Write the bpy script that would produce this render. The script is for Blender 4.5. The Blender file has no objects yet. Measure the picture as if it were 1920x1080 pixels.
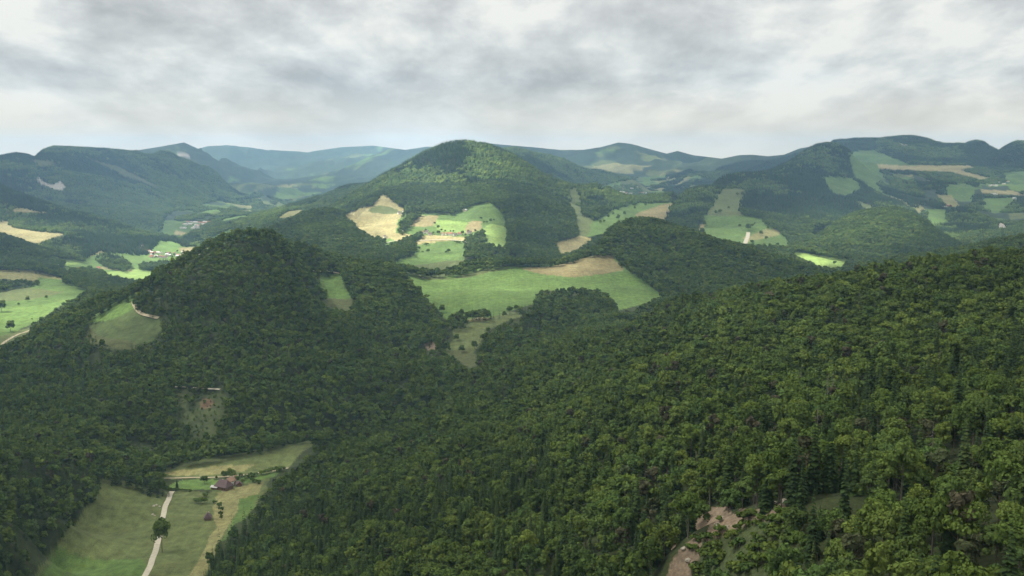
import bpy, math, random
import numpy as np
from mathutils import Vector, Matrix, Euler

# ------------------------------------------------------------------ camera, sky, sun, exposure
PITCH = math.atan(240/2059); FPX = 2059.0; CAMZ = 1000.0
sc = bpy.context.scene
cam_d = bpy.data.cameras.new('camera'); cam = bpy.data.objects.new('camera', cam_d)
sc.collection.objects.link(cam); sc.camera = cam
cam.location = (0, 0, CAMZ); cam.rotation_euler = (math.pi/2-PITCH, 0, 0)
cam_d.sensor_width = 36; cam_d.lens = 36*FPX/1920
cam_d.clip_start = 1; cam_d.clip_end = 400000

SUN_EL = math.radians(55); SUN_AZ = math.radians(-88)      # azimuth measured from +Y (view direction), negative = left
sun_dir = Vector((math.cos(SUN_EL)*math.sin(SUN_AZ), math.cos(SUN_EL)*math.cos(SUN_AZ), math.sin(SUN_EL)))
sd = bpy.data.lights.new('sun', 'SUN'); sd.energy = 5.0; sd.angle = math.radians(0.55); sd.color = (1, .95, .86)
so = bpy.data.objects.new('sun', sd); sc.collection.objects.link(so)
so.rotation_euler = (-sun_dir).to_track_quat('-Z', 'Y').to_euler(); so.location = (0, 0, 5000)

world = bpy.data.worlds.new('World'); sc.world = world; world.use_nodes = True
def world_nodes():
    nt = world.node_tree; nt.nodes.clear(); N = nt.nodes.new; L = nt.links.new
    out = N('ShaderNodeOutputWorld')
    sky = N('ShaderNodeTexSky'); sky.sky_type = 'NISHITA'; sky.sun_disc = False
    sky.sun_elevation = SUN_EL; sky.sun_rotation = SUN_AZ; sky.altitude = 1000
    bg1 = N('ShaderNodeBackground'); bg1.inputs[1].default_value = 0.05
    L(sky.outputs[0], bg1.inputs[0])
    # overcast deck far away: the direction is projected on a flat layer, as real clouds foreshorten
    tc = N('ShaderNodeTexCoord'); sep = N('ShaderNodeSeparateXYZ'); L(tc.outputs['Generated'], sep.inputs[0])
    def M(op, a, b=None, c=None, clamp=False):
        n = N('ShaderNodeMath'); n.operation = op; n.use_clamp = clamp
        for i, v in enumerate((a, b, c)):
            if v is None: continue
            if hasattr(v, 'links'): L(v, n.inputs[i])
            else: n.inputs[i].default_value = v
        return n.outputs[0]
    z = M('MAXIMUM', sep.outputs[2], 0.0)
    zz = M('ADD', z, 0.26)
    cx = M('DIVIDE', sep.outputs[0], zz); cy = M('DIVIDE', sep.outputs[1], zz)
    def noise(sx, sy, ox, oy, scale, det, rough=.55, dist=0.0):
        cb = N('ShaderNodeCombineXYZ'); L(M('MULTIPLY_ADD', cx, sx, ox), cb.inputs[0]); L(M('MULTIPLY_ADD', cy, sy, oy), cb.inputs[1])
        n = N('ShaderNodeTexNoise'); n.inputs['Scale'].default_value = scale; n.inputs['Detail'].default_value = det
        n.inputs['Roughness'].default_value = rough; n.inputs['Distortion'].default_value = dist
        L(cb.outputs[0], n.inputs['Vector']); return n.outputs[0]
    big = noise(1, .50, 7.1, 3.4, 1.3, 3, .5)
    mid = noise(1, .58, 8.3, 4.2, 3.4, 9, .60, .2)
    fine = noise(1, .70, 1.3, 9.2, 9.0, 6, .6, .2)
    s = M('ADD', M('MULTIPLY', big, .55), M('ADD', M('MULTIPLY', mid, .74), M('MULTIPLY', fine, .24)))
    # s about .71 mean
    r = N('ShaderNodeValToRGB'); L(M('SUBTRACT', s, .245), r.inputs[0])
    e = r.color_ramp.elements
    e[0].position = .36; e[0].color = (.48, .485, .465, 1)
    e[1].position = .615; e[1].color = (.98, .965, .89, 1)
    for p, c in ((.42, (.575, .58, .56)), (.475, (.67, .675, .65)), (.53, (.77, .775, .74)), (.57, (.86, .86, .815))):
        k = e.new(p); k.color = (*c, 1)
    # near the horizon the layers merge into an even pale grey
    hz = M('POWER', M('SUBTRACT', 1.0, M('MINIMUM', M('MULTIPLY', z, 14.0), 1.0)), 1.3)
    mx = N('ShaderNodeMixRGB'); L(M('MULTIPLY', hz, .8), mx.inputs[0]); L(r.outputs[0], mx.inputs[1]); mx.inputs[2].default_value = (1.42, 1.17, .80, 1)
    bg2 = N('ShaderNodeBackground'); L(mx.outputs[0], bg2.inputs[0]); bg2.inputs[1].default_value = SKY_K
    ms = N('ShaderNodeMixShader'); ms.inputs[0].default_value = .93
    L(bg1.outputs[0], ms.inputs[1]); L(bg2.outputs[0], ms.inputs[2]); L(ms.outputs[0], out.inputs[0])
SKY_K = 0.43
world_nodes()
sc.view_settings.view_transform = 'Standard'; sc.view_settings.look = 'None'
sc.view_settings.exposure = 1.22; sc.view_settings.gamma = 1.0; sc.view_settings.use_curve_mapping = False
sc.cycles.max_bounces = 4; sc.cycles.diffuse_bounces = 2; sc.cycles.glossy_bounces = 1
sc.cycles.transmission_bounces = 2; sc.cycles.volume_bounces = 1; sc.cycles.transparent_max_bounces = 6
sc.cycles.use_denoising = True
C = sc.collection

# ------------------------------------------------------------------ helpers: photo pixel + depth -> point
ct, st = math.cos(PITCH), math.sin(PITCH)
def at(px, py, D):
    t = D/(FPX*ct+(540-py)*st)
    return (t*(px-960), D, CAMZ+t*(-FPX*st+(540-py)*ct))
def project(X, Y, Z):
    X = np.asarray(X, float); Y = np.asarray(Y, float); dz = np.asarray(Z, float)-CAMZ
    d = Y*ct-dz*st; d = np.where(d > 1, d, 1)
    return 960+FPX*X/d, 540-FPX*(Y*st+dz*ct)/d

# ------------------------------------------------------------------ noise
def _hash(ix, iy, s):
    h = (ix.astype(np.int64)*374761393+iy.astype(np.int64)*668265263+s*974711) & 0xffffffff
    h = ((h ^ (h >> 13))*1274126177) & 0xffffffff
    return ((h ^ (h >> 16)) & 0xffff)/65535.0
def vnoise(x, y, s=0):
    ix = np.floor(x); iy = np.floor(y); fx = x-ix; fy = y-iy
    fx = fx*fx*fx*(fx*(fx*6-15)+10); fy = fy*fy*fy*(fy*(fy*6-15)+10)
    a = _hash(ix, iy, s); b = _hash(ix+1, iy, s); c = _hash(ix, iy+1, s); d = _hash(ix+1, iy+1, s)
    return (a+(b-a)*fx)+((c+(d-c)*fx)-(a+(b-a)*fx))*fy
def fbm(x, y, s=0, o=4, g=.5):
    r = 0; a = 1; t = 0
    for k in range(o):
        r = r+a*vnoise(x*2**k+k*17.3, y*2**k-k*9.1, s+k); t += a; a *= g
    return r/t*2-1
# ------------------------------------------------------------------ terrain: ridge, slope and valley lines (px, py, metres ahead)
# F = the line runs along tree tops (ground lies 15 m lower), G = bare ground or far hills, W = px, metres, height
LINES = '''
GR -300,280,8800 -100,278,8600 -40,290,8500 0,296,8400 30,290,8400 50,293,8500 66,299,8700 82,284,8500 100,277,8500 140,279,8700 200,282,8900 262,287,9100 285,294,9300 303,282,9400 320,288,9500 345,303,9600 400,322,9900 460,343,10300 500,352,10700
G -300,340,7600 0,330,7400 60,330,7500 110,320,7800 180,325,8000 260,335,8300 350,350,8800 430,355,9600
G -300,400,6600 0,372,6500 120,385,6500 220,400,6500 270,412,6500 310,392,7600 360,380,8300 430,366,10000 505,353,11500
GR 225,296,12400 262,281,12600 300,275,12700 345,267,12800 372,279,12900 400,295,12600 440,320,12300
GR 345,292,16400 380,275,16500 420,271,16500 450,274,16500 480,278,16800 520,282,17200 560,284,17500 600,288,18000
G 500,330,14200 520,315,15500 545,300,16500
G 560,345,12500 620,325,13000 700,300,14000
GR 550,292,19500 590,283,19500 640,276,19000 700,273,18500 730,277,18000 760,281,18000 800,275,17000 850,276,16000 900,267,14500 950,272,13500 1000,276,13000 1050,281,12500 1100,281,12300
G 600,310,14500 650,300,15000 700,290,15500 780,290,15500
G 300,430,6300 340,415,6900 430,386,9000 480,366,11400 525,350,14000
G 400,430,6100 450,400,7500 520,380,9300 570,365,11000
FR -300,330,5700 -100,335,5700 0,345,5600 50,365,5550 100,385,5500 200,412,5400 300,440,5300 380,458,5000
F -100,440,5000 0,400,5150 60,410,5100 150,425,5000 250,445,4950 310,455,4950
G -200,430,4900 0,425,4800 60,445,4600 110,440,4700 170,480,4500 195,474,4600 235,512,4050 180,515,3900 120,495,4000 100,480,4200
F -300,430,4100 -100,430,4100 0,440,4050 40,455,4050 80,485,4000
F -100,520,3700 0,500,3600 60,500,3700
G 270,470,4800 320,480,4750 360,478,4800 310,452,5050 350,462,5050 400,462,5050 250,490,4500
G 330,500,4450 400,480,4800 450,450,5300
G -200,530,3500 0,508,3400 60,508,3450 100,520,3300 120,528,3200
F 0,540,3150 60,535,3200 150,525,3450 220,540,3200
G -200,560,3000 0,560,2850 80,535,3050 150,540,3000 150,560,2800 80,575,2700 0,600,2550 40,625,2400 0,655,2250
F 300,555,2350 250,545,2700
F -100,740,1750 0,703,1820 30,655,1900 100,600,2010 150,573,2040 240,540,2000
G 170,610,1880 215,570,1960 250,555,1950 260,580,1870 295,597,1830 230,600,1850 300,635,1760 220,640,1750
FR 255,535,1960 280,520,1960 300,500,1990 340,482,2020 400,452,2030 430,438,2040 460,431,2040 500,433,2060 530,446,2160 570,460,2330 600,475,2430 655,497,2500
F 310,560,1840 400,520,1860 460,520,1870 540,520,1930 578,550,2010
F 320,620,1740 450,600,1720 560,610,1760 620,620,1800
F 200,690,1640 320,690,1600 450,690,1560 560,700,1570 650,700,1600
F -100,760,1560 0,740,1560 100,740,1540 200,770,1430 320,770,1450 450,770,1440 560,780,1450
F 300,850,1330 380,825,1370 480,820,1390 560,810,1430 640,800,1450
G 450,855,1335 560,835,1375 580,825,1400 350,875,1300 310,895,1270 440,895,1260 530,880,1290
G 240,900,1200 200,905,1170 330,925,1200 430,915,1225 500,905,1240 390,965,1130 430,985,1090 300,960,1130 305,1040,1015 150,990,1080 70,1075,970 200,1075,960 380,1080,950 300,1160,880 150,1200,840
F -100,830,1250 0,810,1270 100,830,1250 180,850,1220
F -100,880,1020 0,900,1010 80,870,1100 150,870,1150
F 0,1000,900 100,960,1010 170,900,1130 40,1060,900
F -100,1100,760 0,1120,800
G 610,515,2300 640,513,2320 600,550,2180 640,560,2170 620,588,2050
F 655,510,2250 700,495,2260 740,500,2270 770,530,2250 800,550,2200 830,600,2080
F 680,570,2080 740,570,2060 790,610,2000
F 700,640,1870 770,650,1860 640,660,1750
G 850,690,1700 870,650,1800 850,620,1880 880,600,1960
GR 760,512,2500 800,520,2480 840,517,2490 880,506,2520 920,501,2560 960,502,2570 1010,502,2560 1060,494,2570 1115,478,2620 1150,481,2610
G 800,545,2300 880,550,2250 950,545,2270 1020,530,2350 1100,525,2380 1180,540,2300
G 900,585,2080 980,575,2120 1160,575,2120
G 1200,515,2420 1235,548,2270
F 1010,560,2120 1060,545,2180 1130,550,2180
F 960,620,1880 1040,600,1930 1120,600,1900
F 900,660,1720 960,660,1690 1030,640,1650
FR 1060,482,2660 1075,470,2700 1100,451,2750 1150,425,2820 1200,412,2850 1220,414,2850 1260,425,2830 1300,440,2780 1400,468,2680 1500,494,2580 1550,508,2520
F 1170,480,2580 1250,490,2450 1350,510,2380 1450,520,2350
F 1220,520,2380 1270,545,2220 1350,540,2200
F 870,690,1600 850,720,1550 800,750,1500 700,785,1480 640,815,1430
G 575,850,1330 545,875,1280 515,905,1230 480,945,1160 430,990,1075 400,1040,1000 385,1080,950
F 590,860,1280 700,850,1200 800,800,1250 900,745,1330 950,700,1420 1000,670,1460
F 560,930,1050 640,900,1080 700,880,1080 800,860,1020 900,800,1120 1000,740,1180 1080,680,1280 1130,630,1400
F 460,1040,860 540,1010,850 640,980,850 740,950,830 850,900,830 950,830,900 1050,760,960 1130,690,1080 1190,625,1300 1230,585,1420
F 550,1090,700 650,1060,690 800,1000,640 900,950,640 1000,900,640 1100,800,730 1180,720,850 1240,640,1100
F 800,1100,500 900,1060,500 1000,1030,470 1080,960,490 1150,880,540 1200,800,640 1260,720,760 1300,640,980
F 900,1200,400 1100,1100,370 1200,1060,375 1250,1000,410 1280,900,470 1330,800,560 1380,700,700 1420,620,880
FR 1245,566,1420 1300,556,1400 1400,545,1350 1450,538,1320 1500,532,1280 1600,524,1220 1700,515,1180 1800,502,1130 1920,488,1080 2050,478,1050 2200,470,1000
F 1500,620,850 1600,620,800 1700,620,740 1800,620,690 1920,620,650 2100,620,620
F 1450,700,640 1600,720,570 1750,720,500 1900,740,430 2100,740,400
F 1400,850,430 1550,850,400 1700,850,360 1850,850,320 2000,850,300
F 1300,1020,360 1450,1000,320 1600,1000,290 1750,1000,260 1920,1000,230 2100,1000,220
F 1200,1180,300 1500,1150,250 1800,1150,210
G 1240,1060,375 1290,1005,385 1345,975,385 1400,960,370 1470,950,350
FR 1560,507,2950 1600,497,2900 1650,490,2850 1700,484,2800 1760,475,2750 1800,468,2700 1850,456,2650 1920,447,2600 2100,430,2500
F 1750,510,2300 1900,500,2200
G 1488,478,3350 1500,473,3450 1590,488,3350 1540,490,3250 1560,500,3150
FR 1500,470,3700 1510,456,3850 1535,437,4000 1560,422,4100 1590,404,4200 1615,394,4250 1650,389,4280 1680,393,4300 1710,405,4300 1740,420,4280 1770,440,4200 1800,460,4100
F 1500,474,3550 1560,478,3520 1650,480,3500 1740,478,3500
F 1530,455,3750 1640,430,3850 1740,450,3800
G 1290,450,3900 1400,450,3800 1480,460,3650 1320,430,4250 1400,425,4200 1450,425,4200 1325,405,4600 1390,395,4650 1345,375,5100 1390,370,5150 1355,355,5450 1395,352,5500
FR 1240,410,4700 1255,390,4900 1270,375,5100 1300,352,5450 1350,333,5700 1400,328,5800 1450,318,6000 1490,295,6250 1520,275,6350 1550,265,6400 1570,268,6400 1590,277,6400 1603,300,6300 1600,330,6000
F 1270,430,4350 1300,380,4850 1330,350,5300
F 1410,400,4800 1450,350,5350 1500,330,5600 1550,320,5750
F 1450,405,4450 1500,400,4800 1550,400,4800 1610,370,5300 1650,385,5200
F 1470,445,4000 1530,440,4150 1580,415,4400
G 1600,310,6900 1650,312,7400 1700,318,7600 1760,318,7900 1820,312,8300 1860,320,8200 1920,322,8000 2100,320,8000
GR 1560,265,9300 1600,262,9300 1650,262,9400 1690,257,9500 1710,257,9500 1740,262,9500 1772,272,9300 1790,270,9200 1810,272,9100 1825,264,9100 1840,266,9100 1855,276,8900 1873,286,8800 1890,274,8700 1910,265,8600 1930,266,8600 2100,255,8600
G 1600,290,8600 1700,295,8700 1800,295,8700 1900,300,8300
G 1640,335,6600 1700,345,6500 1750,340,6800 1800,340,7000 1850,345,6900 1900,345,7000 2100,345,7000
G 1700,375,5900 1780,380,6000 1850,370,6300 1900,375,6200
G 1800,410,5300 1870,400,5500 1930,400,5500 1740,400,5400
G 1780,440,4900 1850,430,4900 1930,430,4900 1900,450,4500
GR 1082,283,12200 1130,275,12000 1160,267,12000 1185,270,12000 1220,280,12200 1250,288,12500 1270,283,12500 1300,291,12800 1350,297,12800 1375,299,12800
GR 1330,302,11300 1355,297,11200 1385,291,11000 1410,290,11000 1440,293,10800 1470,290,10500 1500,278,10300 1540,272,10200
G 1130,310,11000 1200,300,11300 1280,305,11000 1350,310,10500 1420,310,9800
G 1100,360,7300 1150,366,7400 1200,372,7400 1250,376,7300 1300,372,7300
G 1150,345,9600 1190,352,9000 1240,355,8800 1190,380,7700 1250,345,9600 1300,335,9800
GR 960,279,8000 990,284,8000 1020,292,8100 1050,303,8200 1090,318,8400 1120,335,8600 1150,352,8700
G 980,310,7500 1040,330,7600 1100,355,7800
FR 655,366,5000 680,350,5000 700,340,5050 730,323,5100 760,308,5200 790,293,5300 820,281,5350 850,272,5400 880,268,5400 910,270,5400 940,280,5350 970,293,5250 1000,312,5150 1030,335,5000 1050,352,4900 1070,375,4750
F 720,360,4550 780,350,4600 850,340,4700 920,340,4700 970,345,4650
F 760,385,4250 830,390,4150 880,375,4250 930,370,4200
F 940,400,3950 1000,370,4150 1030,400,4000 1070,410,4050
F 955,450,3500 1000,430,3650 1040,430,3700 1075,440,3700
F 955,480,3150 1000,470,3250 1050,490,3150
G 650,402,4000 700,385,4200 720,372,4350 690,425,3800 740,400,4000 720,440,3650 800,410,3900 850,410,3900 895,385,4150 920,400,3950
G 750,450,3550 820,435,3650 880,435,3650 930,430,3650 945,470,3200
G 740,480,3200 800,475,3250 870,470,3300 760,500,3050 830,490,3050 900,490,3050
FR 560,405,4250 590,395,4200 620,389,4200 650,400,4100 680,420,3950 692,440,3800
F 560,450,3500 620,440,3550 660,460,3400 700,470,3300
F 540,440,3700 600,480,3100 680,490,2950
FR 645,348,6700 620,360,6600 580,372,6400 540,384,6200 500,396,6000 460,408,5800 430,420,5600 400,438,5300
G 540,400,5300 500,410,5300
G 1075,352,5300 1090,352,5300 1095,385,4800 1110,408,4400 1160,410,4300 1200,402,4600 1250,388,4900 1210,375,5300 1170,372,5400 1230,370,5500
G 1100,440,3900 1170,425,4100 1220,415,4300 1060,470,3500 1090,455,3700 1250,410,4350
FR 1095,350,5200 1120,342,5150 1150,360,5100 1120,375,4800
'''
WPTS = [ # px, metres ahead, ground height: hidden valleys and the land around the picture
 (850,2900,700),(1000,2950,700),(1100,3100,700),(1200,3350,700),(1300,3300,690),(1450,3050,670),(700,2850,690),(600,2750,690),
 (450,2600,640),(380,2500,630),(300,2800,620),(450,3500,610),(450,4300,600),(60,2300,630),(150,2400,625),(230,2350,640),
 (1300,1800,690),(1400,1800,690),(1500,1900,680),(1650,1900,680),(1800,1750,720),(1920,1700,740),(2100,1700,760),(1200,1750,715),
 (1640,5000,690),(1740,4750,670),(1540,4800,740),(1650,3200,650),(1800,3200,640),(1920,3300,640),
 (850,6800,820),(950,6700,780),(760,7200,700),(680,8200,640),(600,8500,620),(1050,6400,760),(1200,6500,760),(1130,6900,735),
 (1400,7500,800),(1300,8300,740),(1500,7800,850),(1560,7600,880),(1450,8800,860),(1650,10500,900),(1850,10500,850),
 (0,10500,700),(150,11000,700),(300,11300,720),(400,14500,750),(880,9500,750),(800,10500,640),(700,11000,620),(1000,10500,760),
 (500,20500,800),(300,15500,750),(700,22000,800),(1000,18000,800),(1200,15500,750),(1400,15500,650),(1350,20000,500),
 (0,7000,640),(-200,7000,640),(150,6000,610),(0,2100,620),(-150,2200,630),(-400,3000,650),(-400,1500,700),(-400,1000,680),
 (100,700,670),(300,650,690),(500,520,755),(800,350,808),(1100,230,866),(1500,170,900),(1900,140,912),(960,120,900),(300,300,850),(-200,500,760),
]
AROUND = [(phi, r, z) for phi in (-180,-140,-105,-75,-55,50,75,105,140,180) for r, z in ((60,935),(200,905),(500,860),(1000,800),(2000,760),(4500,720),(9000,850),(16000,750),(26000,650))]
FAR = [(phi, r, z) for phi in (-36,-25,-18,-10,-3,4,10,16,22,30,36) for r, z in ((22500,720),(26000,650))]
NEARC = [(phi, 40, 912) for phi in (-40,0,40)]

def control_points():
    pts = []; back = []     # back: the ground falls away behind every ridge line
    for ln in LINES.strip().splitlines():
        k, rest = ln.split(None, 1)
        if k == 'W': continue
        v = [tuple(map(float, t.split(','))) for t in rest.split()]
        dz = -15 if k[0] == 'F' else 0; ridge = k.endswith('R')
        dense = []
        for a, b in zip(v, v[1:]):
            n = max(1, int(abs(b[0]-a[0])/45))
            for i in range(n): dense.append(tuple(a[j]+(b[j]-a[j])*i/n for j in range(3)))
        dense.append(v[-1])
        for p in dense:
            x, y, z = at(*p); pts.append((math.atan2(x, y), math.log(math.hypot(x, y)), z+dz))
            if ridge: back.append((pts[-1][0], pts[-1][1]+.05, z+dz-.40*.05*p[2]))
    for px, D, z in WPTS:
        x = (px-960)/FPX*D; pts.append((math.atan2(x, D), math.log(math.hypot(x, D)), z))
    for phi, r, z in AROUND+FAR+NEARC: pts.append((math.radians(phi), math.log(r), z))
    for q in back:
        if all(abs(q[0]-p[0]) > .022 or abs(q[1]-p[1]) > .032 for p in pts): pts.append(q)
    pts = np.array(pts)
    # drop near-duplicates
    keep = []
    for i, p in enumerate(pts):
        if all((p[0]-q[0])**2+(p[1]-q[1])**2 > .006**2 for q in keep): keep.append(p)
    return np.array(keep)
CP = control_points()
def _phi2(d2): return .5*d2*np.log(d2+1e-10)
def fit_rbf(P):
    n = len(P); d2 = (P[:, None, 0]-P[None, :, 0])**2+(P[:, None, 1]-P[None, :, 1])**2
    A = np.zeros((n+3, n+3)); A[:n, :n] = _phi2(d2)+np.eye(n)*4e-7
    A[:n, n] = 1; A[:n, n+1:] = P[:, :2]; A[n:, :n] = A[:n, n:].T
    return np.linalg.solve(A, np.concatenate([P[:, 2], np.zeros(3)]))
def relief(x, y, r):
    # gullies, spurs and undulation, stronger on the far forested ranges
    f = np.clip((r-4800)/5000, 0, 1); m = np.clip((r-300)/1500, 0, 1)
    rd = .5-np.abs(fbm(x/620+.3*fbm(x/300, y/300, 15, 2), y/620, 11, 3))
    return fbm(x/420, y/420, 3, 4)*(4+10*m+36*f)+rd*(16*m+75*f)+fbm(x/70, y/70, 23, 3)*1.6*np.clip(r/700, .3, 1.6)+fbm(x/150, y/150, 27, 3)*11*f
_r = np.exp(CP[:, 1]); CP[:, 2] -= relief(_r*np.sin(CP[:, 0]), _r*np.cos(CP[:, 0]), _r)*.92
RW = fit_rbf(CP)
def base_height(phi, lr):
    sh = phi.shape; phi = phi.ravel(); lr = lr.ravel(); out = np.empty(phi.size)
    P = CP; w = RW
    for i in range(0, phi.size, 20000):
        d2 = (phi[i:i+20000, None]-P[None, :, 0])**2+(lr[i:i+20000, None]-P[None, :, 1])**2
        out[i:i+20000] = _phi2(d2) @ w[:-3]+w[-3]+w[-2]*phi[i:i+20000]+w[-1]*lr[i:i+20000]
    return out.reshape(sh)

# polar grid round the camera's foot: dense in the view, coarse elsewhere
PHI = np.radians(np.concatenate([np.arange(-180, -31, 3.), np.linspace(-31, 31, 1150), np.arange(34, 180, 3.)]))
LR = np.concatenate([np.linspace(math.log(25), math.log(190), 40)[:-1], np.linspace(math.log(190), math.log(12000), 1060)[:-1], np.linspace(math.log(12000), math.log(20800), 70)])
def coarse_height():
    # the radial basis sum on every third node, cubic-free linear refine after (features are far wider than a cell)
    pi = np.unique(np.concatenate([np.arange(0, len(PHI), 3), [len(PHI)-1]])); li = np.unique(np.concatenate([np.arange(0, len(LR), 3), [len(LR)-1]]))
    Hc = base_height(*np.meshgrid(PHI[pi], LR[li], indexing='ij'))
    tmp = np.stack([np.interp(LR, LR[li], Hc[k]) for k in range(len(pi))])
    out = np.empty((len(PHI), len(LR)), np.float64)
    for j in range(len(LR)): out[:, j] = np.interp(PHI, PHI[pi], tmp[:, j])
    return out
G_PHI, G_LR = np.meshgrid(PHI, LR, indexing='ij')
R_ = np.exp(G_LR); GX = R_*np.sin(G_PHI); GY = R_*np.cos(G_PHI)
HZ = coarse_height()
HZ += relief(GX, GY, R_)
def ridge_lines():
    out = []
    for ln in LINES.strip().splitlines():
        k, rest = ln.split(None, 1)
        if not k.endswith('R'): continue
        v = np.array([tuple(map(float, t.split(','))) for t in rest.split()]); q = []
        for a, b_ in zip(v, v[1:]):
            for i in range(12):
                x, y, z = at(*(a+(b_-a)*i/12)); z -= 15 if k[0] == 'F' else 0; q.append((math.atan2(x, y), math.hypot(x, y), (z-CAMZ)/math.hypot(x, y)))
        out.append(np.array(q))
    return out
def fall_behind_ridges(H):
    # the ground just behind a drawn crest stays below it, and nothing far away tops the skyline ridges
    top = np.full(len(PHI), -9.)
    for q in ridge_lines():
        m = (PHI > q[:, 0].min()) & (PHI < q[:, 0].max()); o = np.argsort(q[:, 0]); rc = np.interp(PHI[m], q[o, 0], q[o, 1])[:, None]; s = np.interp(PHI[m], q[o, 0], q[o, 2])[:, None]
        R = R_[m]; d = (R-rc)/rc; e = np.minimum(np.minimum(PHI[m]-q[:, 0].min(), q[:, 0].max()-PHI[m])/.012, 1)[:, None]
        lim = CAMZ+R*s-R*.06*np.clip(d-.004, 0, .06)+R*np.clip(d-.075, 0, 9)*.9+(1-e)*R*.03
        H[m] = np.where(d > 0, np.minimum(H[m], lim), H[m]); top[m] = np.where(rc[:, 0] > 4900, np.maximum(top[m], s[:, 0]), top[m])
    for i in np.nonzero((top > -1) & (PHI > -.50) & (PHI < .465))[0]:
        k = R_[i] > 7000; H[i, k] = np.minimum(H[i, k], CAMZ+R_[i, k]*top[i])
    return H
HZ = fall_behind_ridges(HZ)
HZ = np.maximum(HZ, 340)
def ground(x, y):
    x = np.asarray(x, float); y = np.asarray(y, float)
    p = np.arctan2(x, y); l = np.log(np.maximum(np.hypot(x, y), 26))
    fi = np.interp(p, PHI, np.arange(len(PHI))); fj = np.interp(l, LR, np.arange(len(LR)))
    i = np.clip(fi.astype(int), 0, len(PHI)-2); j = np.clip(fj.astype(int), 0, len(LR)-2); a = fi-i; b = fj-j
    return (HZ[i, j]*(1-a)+HZ[i+1, j]*a)*(1-b)+(HZ[i, j+1]*(1-a)+HZ[i+1, j+1]*a)*b
# line of sight: the highest elevation seen so far along every azimuth
SLOPE = (HZ-CAMZ)/R_
HORI = np.maximum.accumulate(SLOPE, axis=1)
def visible(x, y, z, margin=0.0):
    x = np.asarray(x, float); y = np.asarray(y, float)
    r = np.hypot(x, y); p = np.arctan2(x, y); i = np.clip(np.round(np.interp(p, PHI, np.arange(len(PHI)))).astype(int), 0, len(PHI)-1)
    j = np.clip(np.interp(np.log(np.maximum(r, 26)), LR, np.arange(len(LR))).astype(int)-2, 0, len(LR)-1)
    return (z+margin-CAMZ)/r > HORI[i, j]
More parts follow.
